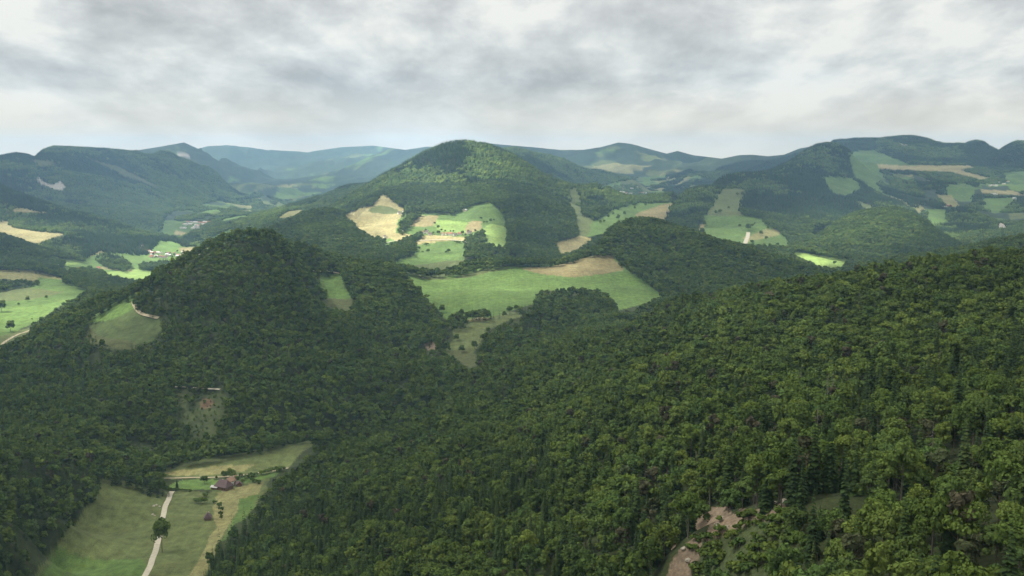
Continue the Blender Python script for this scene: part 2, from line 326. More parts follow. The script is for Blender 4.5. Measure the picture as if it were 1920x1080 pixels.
# ------------------------------------------------------------------ land cover: outlines of fields and woods
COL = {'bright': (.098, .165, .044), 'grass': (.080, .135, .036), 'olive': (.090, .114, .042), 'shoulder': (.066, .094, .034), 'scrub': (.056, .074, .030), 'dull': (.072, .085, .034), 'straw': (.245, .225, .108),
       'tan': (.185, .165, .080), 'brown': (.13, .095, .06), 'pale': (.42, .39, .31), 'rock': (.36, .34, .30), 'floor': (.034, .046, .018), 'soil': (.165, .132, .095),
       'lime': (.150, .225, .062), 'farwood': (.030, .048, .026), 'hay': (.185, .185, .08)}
COVER = '''
O rock 6000 9800 68,338 74,330 84,342 100,344 110,338 126,350 112,358 92,353
O dull 6000 9900 60,297 100,300 105,308 70,312
O dull 6000 9900 165,296 225,312 300,350 292,352 220,322
O rock 9000 14000 325,284 350,288 358,296 335,294
O rock 8500 10500 1682,266 1700,270 1712,275 1690,272
M hay 5900 15500 296,436 306,402 335,390 380,381 430,370 505,352 560,343 640,345 600,362 540,384 480,400 430,418 395,440 340,447
M hay 6500 10800 1110,352 1150,340 1200,332 1300,325 1330,335 1300,350 1255,375 1190,388 1140,375
M hay 5200 9000 1600,318 1680,325 1800,330 1860,340 1930,335 1930,440 1850,440 1800,420 1740,420 1690,380 1640,360 1605,335
M hay 4200 5700 380,470 400,440 440,425 440,445 420,470
O hay 5000 6600 520,408 538,394 572,391 562,402 532,410
O olive 380 1320 185,899 235,900 290,924 320,930 290,1000 280,1090 240,1300 0,1300 55,1090 70,1060 110,1020 150,965 180,930
O grass 380 1000 60,1090 110,1030 200,1020 285,1040 278,1090 240,1300 0,1300
O olive 380 1320 308,922 345,920 395,925 440,900 515,897 482,945 432,985 400,1020 380,1090 340,1300 230,1300 270,1090 290,1000
O hay 380 1320 400,950 412,925 455,910 505,903 478,930 440,968 420,985 400,1020 372,1090 330,1300 300,1300 345,1090 375,1030 396,985 398,965
O grass 900 1320 450,935 480,925 490,928 455,975 430,985 420,1010 410,1012 440,960
O bright 1150 1400 312,915 345,900 440,896 445,902 405,918 355,920
O grass 1150 1400 440,893 540,878 520,895 470,905 440,905
O olive 1200 1480 300,880 330,868 380,860 450,848 555,826 592,822 580,842 552,868 542,882 470,893 310,899
O hay 1250 1420 310,885 400,872 480,872 460,884 330,893
S scrub 1350 1600 240,825 290,835 290,870 255,860
S scrub 1300 1600 380,742 420,735 425,780 400,830 360,830 345,790
S brown 1300 1600 378,745 398,748 392,765 372,770
S scrub 1300 1600 325,735 345,740 360,790 340,800
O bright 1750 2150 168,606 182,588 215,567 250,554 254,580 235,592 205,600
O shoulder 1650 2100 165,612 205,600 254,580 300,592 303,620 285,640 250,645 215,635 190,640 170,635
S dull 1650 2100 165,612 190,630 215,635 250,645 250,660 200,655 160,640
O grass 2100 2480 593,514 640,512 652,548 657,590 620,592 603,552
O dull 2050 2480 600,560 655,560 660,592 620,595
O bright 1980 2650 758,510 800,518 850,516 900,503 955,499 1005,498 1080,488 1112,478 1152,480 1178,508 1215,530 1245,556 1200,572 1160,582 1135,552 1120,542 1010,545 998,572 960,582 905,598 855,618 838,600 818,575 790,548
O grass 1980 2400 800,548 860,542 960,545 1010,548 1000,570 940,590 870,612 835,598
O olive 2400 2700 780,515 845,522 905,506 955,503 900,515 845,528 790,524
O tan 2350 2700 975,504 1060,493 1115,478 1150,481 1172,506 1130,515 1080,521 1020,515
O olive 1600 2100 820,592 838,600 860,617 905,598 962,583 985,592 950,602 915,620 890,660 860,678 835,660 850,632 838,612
O straw 1780 2000 865,595 885,592 912,597 905,603 880,602
O soil 1650 1900 792,645 818,640 822,655 800,660
O dull 1500 1900 840,660 880,650 900,680 875,690
O straw 3300 4600 645,402 672,392 700,385 712,366 722,364 742,380 760,392 752,402 755,420 742,437 700,445 675,430
O olive 3500 4600 695,388 712,385 745,392 758,400 720,402 690,397
O grass 3300 4600 742,437 748,412 768,396 850,401 890,383 918,378 945,405 952,440 945,478 925,493 900,492 880,462 870,445 780,442 735,450
O tan 3400 4400 762,425 785,405 822,404 812,425
O lime 3400 4400 818,412 878,416 870,438 826,436 812,424
O tan 3400 4400 880,415 905,414 902,428 872,440 872,430
O straw 3200 4400 700,445 742,437 780,440 870,443 872,450 795,450 730,452 700,462
O bright 3200 4000 695,450 730,446 740,452 712,470 695,462
O lime 3200 4000 918,420 950,425 948,478 905,460 880,445 900,430
O straw 3000 4200 765,452 870,446 872,452 780,458
O grass 2950 4000 740,488 775,478 780,458 862,450 880,465 868,480 875,490 840,492 775,510 755,508
O bright 2950 3600 740,488 790,475 860,478 862,490 840,492 775,510 752,508
O olive 2900 3500 860,503 885,488 920,488 950,497 905,503
W - 3300 4400 746,436 752,420 770,402 788,402 778,415 756,438
W - 3000 4000 722,488 738,468 760,448 790,436 790,445 772,462 772,475 745,486
W - 3000 4000 668,490 700,445 722,450 722,480 702,492
W - 3000 4000 872,470 878,445 905,435 910,450 905,462 925,470 925,480 900,500 880,498
O olive 2560 3050 735,470 960,470 1010,490 1045,492 1000,512 940,522 740,525
W - 2480 2800 778,500 790,490 850,489 885,491 890,505 860,514 820,512 790,513
O olive 3300 5700 1062,352 1084,350 1092,392 1112,410 1112,425 1100,445 1078,470 1046,474 1040,455 1085,442 1078,398 1065,378
O grass 3700 5700 1112,412 1160,385 1200,378 1262,378 1250,412 1180,425 1150,430 1130,440 1100,445
O tan 3700 5700 1195,400 1235,385 1262,380 1252,412 1190,412
O straw 3300 4300 1045,455 1090,442 1110,448 1080,470 1052,478
W - 4000 5700 1090,400 1086,350 1118,342 1155,362 1162,372 1145,395 1118,412
O grass 3500 5900 1312,440 1320,402 1345,405 1395,402 1430,408 1436,418 1470,440 1485,468 1440,470 1380,455 1310,450
O olive 3900 5900 1322,402 1338,372 1352,352 1396,350 1402,362 1390,378 1390,405 1345,405
O straw 3500 4500 1305,450 1312,412 1322,415 1318,450
O hay 3500 4300 1390,448 1435,430 1460,430 1462,440 1420,450
O straw 3600 4300 1395,460 1400,435 1406,435 1404,460
O lime 3000 3600 1486,476 1504,470 1520,476 1592,486 1580,505 1550,505
O grass 4200 6500 1540,328 1595,330 1618,352 1590,368 1560,362
O olive 4800 7000 1600,372 1625,380 1652,395 1640,402 1612,385
S olive 4800 7000 1640,338 1680,355 1700,365 1660,362
O straw 6000 9500 1590,298 1640,300 1720,308 1820,309 1832,314 1800,318 1862,332 1840,338 1780,322 1700,320 1640,315
O grass 5500 9900 1590,285 1640,280 1640,300 1660,335 1600,335
O grass 6000 9500 1600,282 1640,280 1700,305 1730,312 1650,308 1600,298
O grass 5500 9000 1880,322 1930,318 1930,345 1885,342
O bright 5500 9000 1890,348 1930,345 1930,358 1895,358
O grass 5000 8000 1775,345 1828,350 1825,378 1800,378 1770,362
O hay 5000 8000 1755,365 1782,365 1802,388 1775,388
O grass 4800 8000 1735,392 1775,392 1778,418 1745,420 1735,405
O grass 4800 8000 1840,372 1908,370 1900,378 1880,395 1862,402 1845,385
O straw 5300 8000 1838,355 1900,358 1930,368 1900,366 1840,362
O olive 4800 8000 1890,400 1930,398 1930,408 1895,412
O tan 4300 4700 1880,412 1892,420 1890,432 1878,430
O rock 4300 6000 1867,415 1880,416 1892,427 1870,430
O rock 4300 6000 1815,420 1823,420 1818,430
O straw 4300 5400 -60,412 20,413 25,425 60,430 126,437 82,452 68,462 38,450 -60,440
O straw 5000 5700 12,396 38,386 92,399 60,400
O straw 3700 5100 162,486 168,474 200,466 200,474 184,482 182,492
O grass 3400 5100 80,498 100,474 130,478 160,484 190,474 215,472 285,478 292,490 262,502 295,508 285,525 230,522 205,512 170,500 120,507
O lime 3400 5100 195,512 245,503 295,508 292,520 262,526 210,518
O lime 3400 5100 100,476 130,478 165,492 120,498
O hay 3400 4800 190,500 250,505 248,510 185,504
O bright 4300 5400 268,482 300,450 330,448 345,460 395,462 392,478 370,490 300,492
O tan 4500 5400 335,464 390,462 385,475 340,476
O straw 4800 6500 330,432 350,436 346,442 325,440
O bright 4800 6500 390,445 435,435 440,440 400,452
W - 4500 5400 345,445 360,450 362,460 330,456 318,446
W - 3700 4600 178,482 200,474 235,488 246,500 235,508 195,500
W - 3600 4400 95,478 120,472 160,482 160,490 120,485
W - 3600 4400 75,492 118,490 122,500 80,505
W - 4200 4800 262,495 310,490 330,495 300,505 262,505
O hay 2900 3700 -60,506 58,506 100,516 122,524 95,530 62,526 -60,520
O grass 2900 3700 70,520 122,524 105,535 70,532
O grass 2050 3300 -60,552 50,534 100,531 130,530 172,545 140,560 105,578 70,602 40,615 20,625 -60,640
O olive 2500 3300 -60,552 50,538 120,548 60,562 -60,570
O bright 2050 2800 -60,585 60,575 145,556 105,578 70,602 30,622 -60,630
O olive 2000 2500 -60,640 20,625 62,612 55,635 10,665 -60,670
S floor 330 620 1085,870 1110,835 1165,795 1172,808 1120,855
O soil 330 640 1100,858 1118,838 1164,802 1168,809 1122,850
O soil 230 460 1232,1095 1246,1050 1266,1018 1288,995 1308,1003 1302,1040 1284,1062 1292,1095
O soil 230 480 1300,1010 1318,968 1350,948 1398,946 1408,975 1385,1000 1350,1030 1310,1045
O soil 230 480 1398,972 1420,950 1478,938 1486,960 1440,974
S scrub 230 460 1300,1010 1345,1000 1380,985 1480,965 1500,1020 1440,1095 1300,1095
'''
def parse_cover():
    out = []
    for ln in COVER.strip().splitlines():
        k, c, a, b, *pp = ln.split()
        P = np.array([tuple(map(float, p.split(','))) for p in pp]); out.append((k, c, float(a), float(b), P))
    return out
POLY = parse_cover()
def inside(P, x, y):
    r = np.zeros(x.shape, bool); j = len(P)-1
    for i in range(len(P)):
        xi, yi = P[i]; xj, yj = P[j]
        c = ((yi > y) != (yj > y)) & (x < (xj-xi)*(y-yi)/((yj-yi) or 1e-9)+xi); r ^= c; j = i
    return r
def cover_of(px, py, D):
    """index of the topmost outline at a point, -1 = closed forest"""
    px = px.ravel(); py = py.ravel(); D = D.ravel(); out = np.full(px.shape, -1, np.int32)
    for n, (k, c, a, b, P) in enumerate(POLY):
        m = np.nonzero((D > a) & (D < b) & (px > P[:, 0].min()) & (px < P[:, 0].max()) & (py > P[:, 1].min()) & (py < P[:, 1].max()))[0]
        if len(m): out[m[inside(P, px[m], py[m])]] = n
    return out
KIND = np.array([{'O': 1, 'S': 2, 'W': 0, 'M': 3}[p[0]] for p in POLY]+[0])     # last = outside all
PCOL = np.array([COL.get(p[1], COL['floor']) for p in POLY]+[COL['floor']])

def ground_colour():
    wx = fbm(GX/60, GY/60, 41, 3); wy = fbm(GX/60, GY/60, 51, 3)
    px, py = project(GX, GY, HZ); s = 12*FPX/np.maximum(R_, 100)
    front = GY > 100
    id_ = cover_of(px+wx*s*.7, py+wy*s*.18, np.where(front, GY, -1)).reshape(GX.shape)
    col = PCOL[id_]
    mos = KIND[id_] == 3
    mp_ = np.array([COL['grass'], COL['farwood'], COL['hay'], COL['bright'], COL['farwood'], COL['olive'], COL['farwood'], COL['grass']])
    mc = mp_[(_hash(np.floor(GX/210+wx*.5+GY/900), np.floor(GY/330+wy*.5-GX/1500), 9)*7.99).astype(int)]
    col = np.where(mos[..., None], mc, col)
    # beyond the single trees: woods as a dark canopy with clearings and pastures
    f = np.clip((R_-9300)/900, 0, 1)[..., None]
    n1 = fbm(GX/520, GY/520, 61, 4, .6); n2 = fbm(GX/1400, GY/1400, 71, 3); n3 = fbm(GX/90, GY/90, 75, 3)
    flat = np.clip((760-HZ)/120, 0, 1)
    p = np.clip((n1*1.0+n2*.5+flat*.62-.36)*9, 0, 1)[..., None]
    pal = np.array([COL['grass'], COL['olive'], COL['olive'], COL['bright'], COL['farwood'], COL['hay']])
    cell = pal[(_hash(np.floor(GX/230+n1*1.5), np.floor(GY/360+n1), 5)*5.99).astype(int)]
    farc = np.array(COL['farwood'])*(1+.35*n3[..., None])*(1-p)+cell*p
    farc = np.where((id_ >= 0)[..., None] & ((KIND[id_] == 1) | mos)[..., None], col, farc)
    col = col*(1-f)+farc*f
    return col, id_
GCOL, GID = ground_colour()

def mesh_from(name, co, faces, smooth=False, mats=(), n=4):
    me = bpy.data.meshes.new(name); co = np.asarray(co, np.float32); faces = np.asarray(faces, np.int32)
    me.vertices.add(len(co)); me.vertices.foreach_set('co', co.ravel())
    me.loops.add(faces.size); me.loops.foreach_set('vertex_index', faces.ravel())
    me.polygons.add(len(faces)); me.polygons.foreach_set('loop_start', np.arange(0, faces.size, faces.shape[1], dtype=np.int32))
    me.update(calc_edges=True)
    if smooth: me.shade_smooth()
    for m in mats: me.materials.append(m)
    return me
def new_mat(name, rough=.9):
    m = bpy.data.materials.new(name); m.use_nodes = True; b = m.node_tree.nodes['Principled BSDF']
    b.inputs['Roughness'].default_value = rough; b.inputs['Specular IOR Level'].default_value = .15
    return m, m.node_tree, b
def ground_material():
    m, nt, b = new_mat('ground_cover', .95); N = nt.nodes.new; L = nt.links.new
    at_ = N('ShaderNodeAttribute'); at_.attribute_name = 'cover'; tc = N('ShaderNodeNewGeometry')
    col = at_.outputs['Color']
    for sc_, det, lo, hi in ((.012, 4, .80, 1.2), (.11, 5, .72, 1.28), (.9, 3, .74, 1.26)):
        n = N('ShaderNodeTexNoise'); n.inputs['Scale'].default_value = sc_; n.inputs['Detail'].default_value = det; L(tc.outputs['Position'], n.inputs['Vector'])
        r = N('ShaderNodeMapRange'); r.inputs[1].default_value = .3; r.inputs[2].default_value = .7; r.inputs[3].default_value = lo; r.inputs[4].default_value = hi; L(n.outputs[0], r.inputs[0])
        mx = N('ShaderNodeVectorMath'); mx.operation = 'SCALE'; L(col, mx.inputs[0]); L(r.outputs[0], mx.inputs['Scale']); col = mx.outputs[0]
    mp = N('ShaderNodeMapping'); mp.inputs['Rotation'].default_value = (0, 0, .35); mp.inputs['Scale'].default_value = (.34, .012, .02); L(tc.outputs['Position'], mp.inputs[0])
    sn = N('ShaderNodeTexNoise'); sn.inputs['Scale'].default_value = 1; sn.inputs['Detail'].default_value = 2; L(mp.outputs[0], sn.inputs['Vector'])
    sr = N('ShaderNodeMapRange'); sr.inputs[1].default_value = .35; sr.inputs[2].default_value = .65; sr.inputs[3].default_value = .93; sr.inputs[4].default_value = 1.07; L(sn.outputs[0], sr.inputs[0])
    sm = N('ShaderNodeVectorMath'); sm.operation = 'SCALE'; L(col, sm.inputs[0]); L(sr.outputs[0], sm.inputs['Scale']); col = sm.outputs[0]
    n = N('ShaderNodeTexNoise'); n.inputs['Scale'].default_value = .03; n.inputs['Detail'].default_value = 5; n.inputs['Roughness'].default_value = .65; L(tc.outputs['Position'], n.inputs['Vector'])
    r = N('ShaderNodeMapRange'); r.inputs[1].default_value = .45; r.inputs[2].default_value = .75; r.inputs[3].default_value = 0; r.inputs[4].default_value = .55; L(n.outputs[0], r.inputs[0])
    tint = N('ShaderNodeMixRGB'); tint.blend_type = 'MULTIPLY'; L(r.outputs[0], tint.inputs[0]); L(col, tint.inputs[1]); tint.inputs[2].default_value = (1.12, .95, .88, 1)
    L(tint.outputs[0], b.inputs['Base Color'])
    n2 = N('ShaderNodeTexNoise'); n2.inputs['Scale'].default_value = .045; n2.inputs['Detail'].default_value = 8; n2.inputs['Roughness'].default_value = .6; L(tc.outputs['Position'], n2.inputs['Vector'])
    bp = N('ShaderNodeBump'); bp.inputs['Strength'].default_value = .5; bp.inputs['Distance'].default_value = 5; L(n2.outputs[0], bp.inputs['Height']); L(bp.outputs[0], b.inputs['Normal'])
    return m
def build_ground():
    nP, nL = GX.shape
    co = np.stack([GX, GY, HZ], -1).reshape(-1, 3)
    ii, jj = np.meshgrid(np.arange(nP), np.arange(nL-1), indexing='ij')
    a = ii*nL+jj; b = ((ii+1) % nP)*nL+jj
    f = np.stack([a+1, b+1, b, a], -1).reshape(-1, 4)
    me = mesh_from('ground', co, f, True, [ground_material()])
    ca = me.color_attributes.new('cover', 'FLOAT_COLOR', 'POINT')
    ca.data.foreach_set('color', np.concatenate([GCOL.reshape(-1, 3), np.ones((GCOL.size//3, 1))], 1).astype(np.float32).ravel())
    o = bpy.data.objects.new('ground', me); C.objects.link(o); o['kind'] = 'structure'; o['label'] = 'rolling hill country with meadows, stubble fields and forest floor'
build_ground()
# ------------------------------------------------------------------ trees
rng = np.random.default_rng(7)
def leaf_material(name, stops, var=.20, transl=.16):
    """colour differs from tree to tree and from spray to spray"""
    m = bpy.data.materials.new(name); m.use_nodes = True; nt = m.node_tree; nt.nodes.clear(); N = nt.nodes.new; L = nt.links.new
    out = N('ShaderNodeOutputMaterial'); oi = N('ShaderNodeObjectInfo'); r = N('ShaderNodeValToRGB'); L(oi.outputs['Random'], r.inputs[0])
    e = r.color_ramp.elements; e[0].position = 0; e[0].color = (*stops[0], 1); e[1].position = 1; e[1].color = (*stops[-1], 1)
    for i, c in enumerate(stops[1:-1]): k = e.new((i+1)/(len(stops)-1)); k.color = (*c, 1)
    g = N('ShaderNodeNewGeometry'); mr = N('ShaderNodeMapRange'); mr.inputs[3].default_value = 1-var; mr.inputs[4].default_value = 1+var; L(g.outputs['Random Per Island'], mr.inputs[0])
    sc_ = N('ShaderNodeVectorMath'); sc_.operation = 'SCALE'; L(r.outputs[0], sc_.inputs[0]); L(mr.outputs[0], sc_.inputs['Scale'])
    # stands of lighter and darker growth over the hillside
    n = N('ShaderNodeTexNoise'); n.inputs['Scale'].default_value = .011; n.inputs['Detail'].default_value = 5; n.inputs['Roughness'].default_value = .6; L(g.outputs['Position'], n.inputs['Vector'])
    m2 = N('ShaderNodeMapRange'); m2.inputs[1].default_value = .3; m2.inputs[2].default_value = .7; m2.inputs[3].default_value = .72; m2.inputs[4].default_value = 1.3; L(n.outputs[0], m2.inputs[0])
    s2 = N('ShaderNodeVectorMath'); s2.operation = 'SCALE'; L(sc_.outputs[0], s2.inputs[0]); L(m2.outputs[0], s2.inputs['Scale'])
    d = N('ShaderNodeBsdfDiffuse'); t = N('ShaderNodeBsdfTranslucent'); mx = N('ShaderNodeMixShader'); mx.inputs[0].default_value = transl
    L(s2.outputs[0], d.inputs[0]); L(s2.outputs[0], t.inputs[0]); L(d.outputs[0], mx.inputs[1]); L(t.outputs[0], mx.inputs[2]); L(mx.outputs[0], out.inputs[0])
    return m
M_LEAF = leaf_material('beech_leaves', [(.064, .100, .026), (.090, .132, .029), (.068, .116, .035), (.102, .146, .033), (.064, .098, .030), (.126, .170, .038), (.076, .124, .040)])
M_NEEDLE = leaf_material('spruce_needles', [(.026, .044, .017), (.034, .056, .020), (.040, .064, .020), (.030, .050, .020), (.050, .070, .025)], .28, .08)
M_BROWN = leaf_material('brown_pine_needles', [(.060, .066, .034), (.072, .066, .042), (.050, .066, .030)], .3, .08)
def bark_material(name, c):
    m, nt, b = new_mat(name, .9); n = nt.nodes.new('ShaderNodeTexNoise'); n.inputs['Scale'].default_value = 3; r = nt.nodes.new('ShaderNodeValToRGB')
    r.color_ramp.elements[0].color = (c[0]*.6, c[1]*.6, c[2]*.6, 1); r.color_ramp.elements[1].color = (*c, 1); nt.links.new(n.outputs[0], r.inputs[0]); nt.links.new(r.outputs[0], b.inputs['Base Color'])
    return m
M_BARK = bark_material('grey_bark', (.16, .14, .12)); M_BARK2 = bark_material('brown_bark', (.11, .08, .06)); M_DEAD = bark_material('dead_wood', (.22, .20, .19))

def cards(P, Nn, size, rg, asp=1.0):
    """small leaf sprays: one tilted ragged quad per point"""
    n = len(P); Nn = Nn/np.linalg.norm(Nn, axis=1, keepdims=True)
    t = np.cross(Nn, rg.normal(size=(n, 3))); t /= np.linalg.norm(t, axis=1, keepdims=True); b = np.cross(Nn, t)
    s = (size*rg.uniform(.65, 1.3, n))[:, None]*.5
    q = [P+(t*s*rg.uniform(.6, 1.2, (n, 1))*a+b*s*asp*rg.uniform(.6, 1.2, (n, 1))*c) for a, c in ((-1, -1), (1, -1), (1, 1), (-1, 1))]
    return np.stack(q, 1).reshape(-1, 3), np.arange(4*n).reshape(-1, 4)
def broadleaf(seed, nl, per, size, R=5.2, zc=12.5, rz=7.6):
    rg = np.random.default_rng(seed); V = []; F = []; off = 0
    u = rg.normal(size=(nl, 3)); u /= np.linalg.norm(u, axis=1, keepdims=True); u[:, 2] = np.where(u[:, 2] < -.45, -u[:, 2], u[:, 2])
    k = rg.uniform(.50, .80, nl); c = np.stack([u[:, 0]*R*k, u[:, 1]*R*k, zc+u[:, 2]*rz*k], 1)
    rr = rg.uniform(.24, .46, nl)*R
    for i in range(nl):
        d = rg.normal(size=(per, 3)); d /= np.linalg.norm(d, axis=1, keepdims=True)
        d[:, 2] = np.where(rg.random(per) < .55, np.abs(d[:, 2]), d[:, 2])
        P = c[i]+d*rr[i]*rg.uniform(.82, 1.1, (per, 1))*np.array([1, 1, .85])
        nn = d+rg.normal(size=(per, 3))*.38
        v, f = cards(P, nn, size, rg); V.append(v); F.append(f+off); off += len(v)
    return np.concatenate(V), np.concatenate(F)
def spruce(seed, whorls, per, H=25, R=3.6, z0=2.5):
    rg = np.random.default_rng(seed); V = []; F = []
    for w in range(whorls):
        t = (w+rg.uniform(-.2, .2))/whorls; z = z0+(H-z0)*t; r = R*(1-t)**.85*rg.uniform(.85, 1.1)+.15
        n = max(4, int(per*(1-t*.55)))
        for k in range(n):
            a = 2*math.pi*(k+rg.uniform(-.35, .35))/n; rl = r*rg.uniform(.7, 1.2); dz = rl*rg.uniform(.30, .55); wdt = rl*rg.uniform(.28, .42)+.12
            ca, sa = math.cos(a), math.sin(a); i = len(V)
            V += [(0, 0, z+.25), (ca*rl*.6-sa*wdt, sa*rl*.6+ca*wdt, z-dz*.5), (ca*rl, sa*rl, z-dz), (ca*rl*.6+sa*wdt, sa*rl*.6-ca*wdt, z-dz*.5)]
            F.append((i, i+3, i+2, i+1))
    i = len(V); V += [(0, 0, H+1.2), (.22, 0, H-1.5), (-.1, .2, H-1.5), (-.1, -.2, H-1.5)]; F += [(i, i+1, i+2, i+2), (i, i+2, i+3, i+3)]
    F[-2:] = [(i, i+1, i+2, i+3)]
    return np.array(V), np.array(F)
def pine(seed, H=22):
    """thin crown of flat sprays high on a bare stem"""
    v, f = broadleaf(seed, 11, 34, 1.25, 3.4, H*.68, 6.0); return v, f
def tube(pts, radii, sides=6):
    V = []; F = []
    for (p, r) in zip(pts, radii):
        for k in range(sides): a = 2*math.pi*k/sides; V.append((p[0]+r*math.cos(a), p[1]+r*math.sin(a), p[2]))
    for s in range(len(pts)-1):
        for k in range(sides): F.append((s*sides+k, s*sides+(k+1) % sides, (s+1)*sides+(k+1) % sides, (s+1)*sides+k))
    return V, F
def trunk(seed, H, r0, limbs=5):
    rg = np.random.default_rng(seed); V, F = tube([(0, 0, -1.5), (0, 0, 0), (.1, .05, H*.5), (.15, -.1, H)], [r0*1.3, r0, r0*.6, r0*.12])
    for k in range(limbs):
        a = rg.uniform(0, 6.28); z = H*rg.uniform(.35, .8); l = H*rg.uniform(.12, .26)
        v, f = tube([(0, 0, z), (math.cos(a)*l*.5, math.sin(a)*l*.5, z+l*.5), (math.cos(a)*l, math.sin(a)*l, z+l*.9)], [r0*.35, r0*.22, r0*.06], 4)
        F += [tuple(i+len(V) for i in q) for q in f]; V += v
    return np.array(V), np.array(F)
def snag(seed, H=20):
    rg = np.random.default_rng(seed); V, F = tube([(0, 0, -1), (0, 0, H*.5), (.1, 0, H)], [.3, .18, .04], 5)
    for k in range(46):
        a = rg.uniform(0, 6.28); z = H*rg.uniform(.25, .97); l = (H-z)*.22+.6
        v, f = tube([(0, 0, z), (math.cos(a)*l, math.sin(a)*l, z-.25*l)], [.09, .03], 3)
        F += [tuple(i+len(V) for i in q) for q in f]; V += v
    return np.array(V), np.array(F)
def far_clump(seed, conifer=.3):
    """a piece of canopy 30 m wide, a dozen low crowns"""
    rg = np.random.default_rng(seed); V = []; F = []; off = 0
    ang = np.linspace(0, 2*math.pi, 7)[:-1]
    for k in range(13):
        x, y = rg.uniform(-15, 15, 2); r = rg.uniform(3.4, 5.6); h = rg.uniform(12, 19)
        if rg.random() < conifer: ring = [(1, 3), (.75, h*.45), (.35, h*.8)]; r *= .65; h *= 1.2; top = h*1.12
        else: ring = [(.7, 3), (1, h*.55), (.75, h*.85)]; top = h
        vs = [(x+r*q*math.cos(a+rg.uniform(-.2, .2))*rg.uniform(.85, 1.15), y+r*q*math.sin(a)*rg.uniform(.85, 1.15), z+rg.uniform(-.8, .8)) for q, z in ring for a in ang]+[(x, y, top)]
        for s in range(2):
            for j in range(6): F.append((off+s*6+j, off+s*6+(j+1) % 6, off+(s+1)*6+(j+1) % 6, off+(s+1)*6+j))
        for j in range(0, 6, 2): F.append((off+12+j, off+12+(j+1) % 6, off+12+(j+2) % 6, off+18))
        V += vs; off += 19
    return np.array(V), np.array(F)

# ---- where trees stand
def inner(phi0, phi1, r0, r1, s):
    """jittered rows over a sector"""
    x1 = r1*math.sin(phi1)+s; xs = np.arange(-x1, x1, s); ys = np.arange(r0*.8, r1, s)
    X, Y = np.meshgrid(xs, ys); X = X+rng.uniform(-.42, .42, X.shape)*s; Y = Y+rng.uniform(-.42, .42, Y.shape)*s; X[::2] += s*.5
    X = X.ravel(); Y = Y.ravel(); r = np.hypot(X, Y); p = np.arctan2(X, Y)
    k = (r > r0) & (r <= r1) & (p > phi0) & (p < phi1); return X[k], Y[k]
def stand(r0, r1, s, h, edge=30.5):
    X, Y = inner(math.radians(-edge), math.radians(edge), r0, r1, s); Z = ground(X, Y)
    v = visible(X, Y, Z+h*1.25, 6 if r1 < 5000 else 0); px, py = project(X, Y, Z+h)
    v &= (px > -130) & (px < 2050) & (py < 1230) & ~((px < 430) & (Y < 800)) & ~((px < 1250) & (Y < 320))
    X, Y, Z = X[v], Y[v], Z[v]
    wob = lambda p: (p[0]+fbm(X/35, Y/35, 301, 2)*9*FPX/Y, p[1]+fbm(X/35, Y/35, 311, 2)*3*FPX/Y)
    a = cover_of(*wob(project(X, Y, Z+h*.45)), Y); b = cover_of(*project(X, Y, Z+h*.9), Y); g = cover_of(*project(X, Y, Z), Y)
    open_ = (KIND[a] == 1) | ((KIND[b] == 1)) | ((KIND[g] == 1) & (KIND[a] != 0)) | ((KIND[g] == 1) & (a < 0) & (Y < 0))
    if r0 < 300:
        for q in (.2, .68, 1.2):
            t_ = KIND[cover_of(*project(X, Y, Z+h*q), Y)]; open_ |= (t_ == 1) & (Y < 640) & (X > 0)
    wood = (a >= 0) & (KIND[a] == 0)
    scrub = (KIND[a] == 2) | (KIND[g] == 2)
    mos = (KIND[a] == 3) & (fbm(X/170, Y/260, 331, 3) < np.where(X > 0, .03, -.12)); mos = (KIND[a] == 3) & ~mos
    keep = ~((fbm(X/26, Y/26, 341, 2) > .60) & (Y < 4700)) & ~mos & (~open_ | wood) & (~scrub | (rng.random(len(X)) < np.where(Y < 640, .14, .80)))
    return X[keep], Y[keep], Z[keep], scrub[keep]
def conifer_share(x, y):
    n = fbm(x/260, y/260, 91, 3); px, py = project(x, y, ground(x, y)+10)
    base = np.full(np.shape(x), .16)
    base = np.where((px < 330) & (y < 2100), .45, base)                        # dark spruce along the left valley edge
    base = np.where((px > 250) & (px < 820) & (y > 1350) & (y < 2600), .30, base)
    base = np.where((px > 380) & (px < 1100) & (y < 1150) & (py > 850), .42, base)
    base = np.where((px > 1150) & (y < 1300), .20, base)
    return np.clip(base+n*.55, .02, .95)
PROTO = bpy.data.collections.new('tree_kinds')
def proto(name, vf, mat):
    o = bpy.data.objects.new(name, mesh_from(name, vf[0], vf[1], False, [mat])); PROTO.objects.link(o); return o
def join(*parts):
    V = []; F = []; off = 0
    for v, f in parts: V.append(np.asarray(v)); F.append(np.asarray(f)+off); off += len(v)
    return np.concatenate(V), np.concatenate(F)
NAMES = {}
B0 = [mesh_from('crown', *broadleaf(s, 18, 85, .74, R=R, rz=rz), False, [M_LEAF]) for s, R, rz in ((1, 5.2, 7.4), (2, 4.6, 8.2), (3, 5.8, 6.6), (4, 4.9, 7.0), (5, 5.4, 8.0))]
S0 = [mesh_from('crown', *spruce(s, 26, 12, H, R), False, [M_NEEDLE]) for s, H, R in ((1, 26, 3.5), (2, 23, 3.1), (3, 28, 3.8), (4, 20, 3.2))]
P0 = [mesh_from('crown', *pine(s), False, [M_BROWN]) for s in (11, 12)]
TB = [mesh_from('trunk', *trunk(s, 16, .34), True, [M_BARK]) for s in (1, 2)]
TS = [mesh_from('trunk', *trunk(s, 22, .26, 0), True, [M_BARK2]) for s in (3,)]
TP = [mesh_from('trunk', *trunk(s, 18, .26, 6), True, [M_BARK2]) for s in (4,)]
for i in range(5): proto('near_broadleaf_%d' % i, broadleaf(20+i, 16, 48, .98, R=[5.2, 4.6, 5.8, 4.9, 5.4][i], rz=[7.4, 8.2, 6.6, 7, 8][i]), M_LEAF)
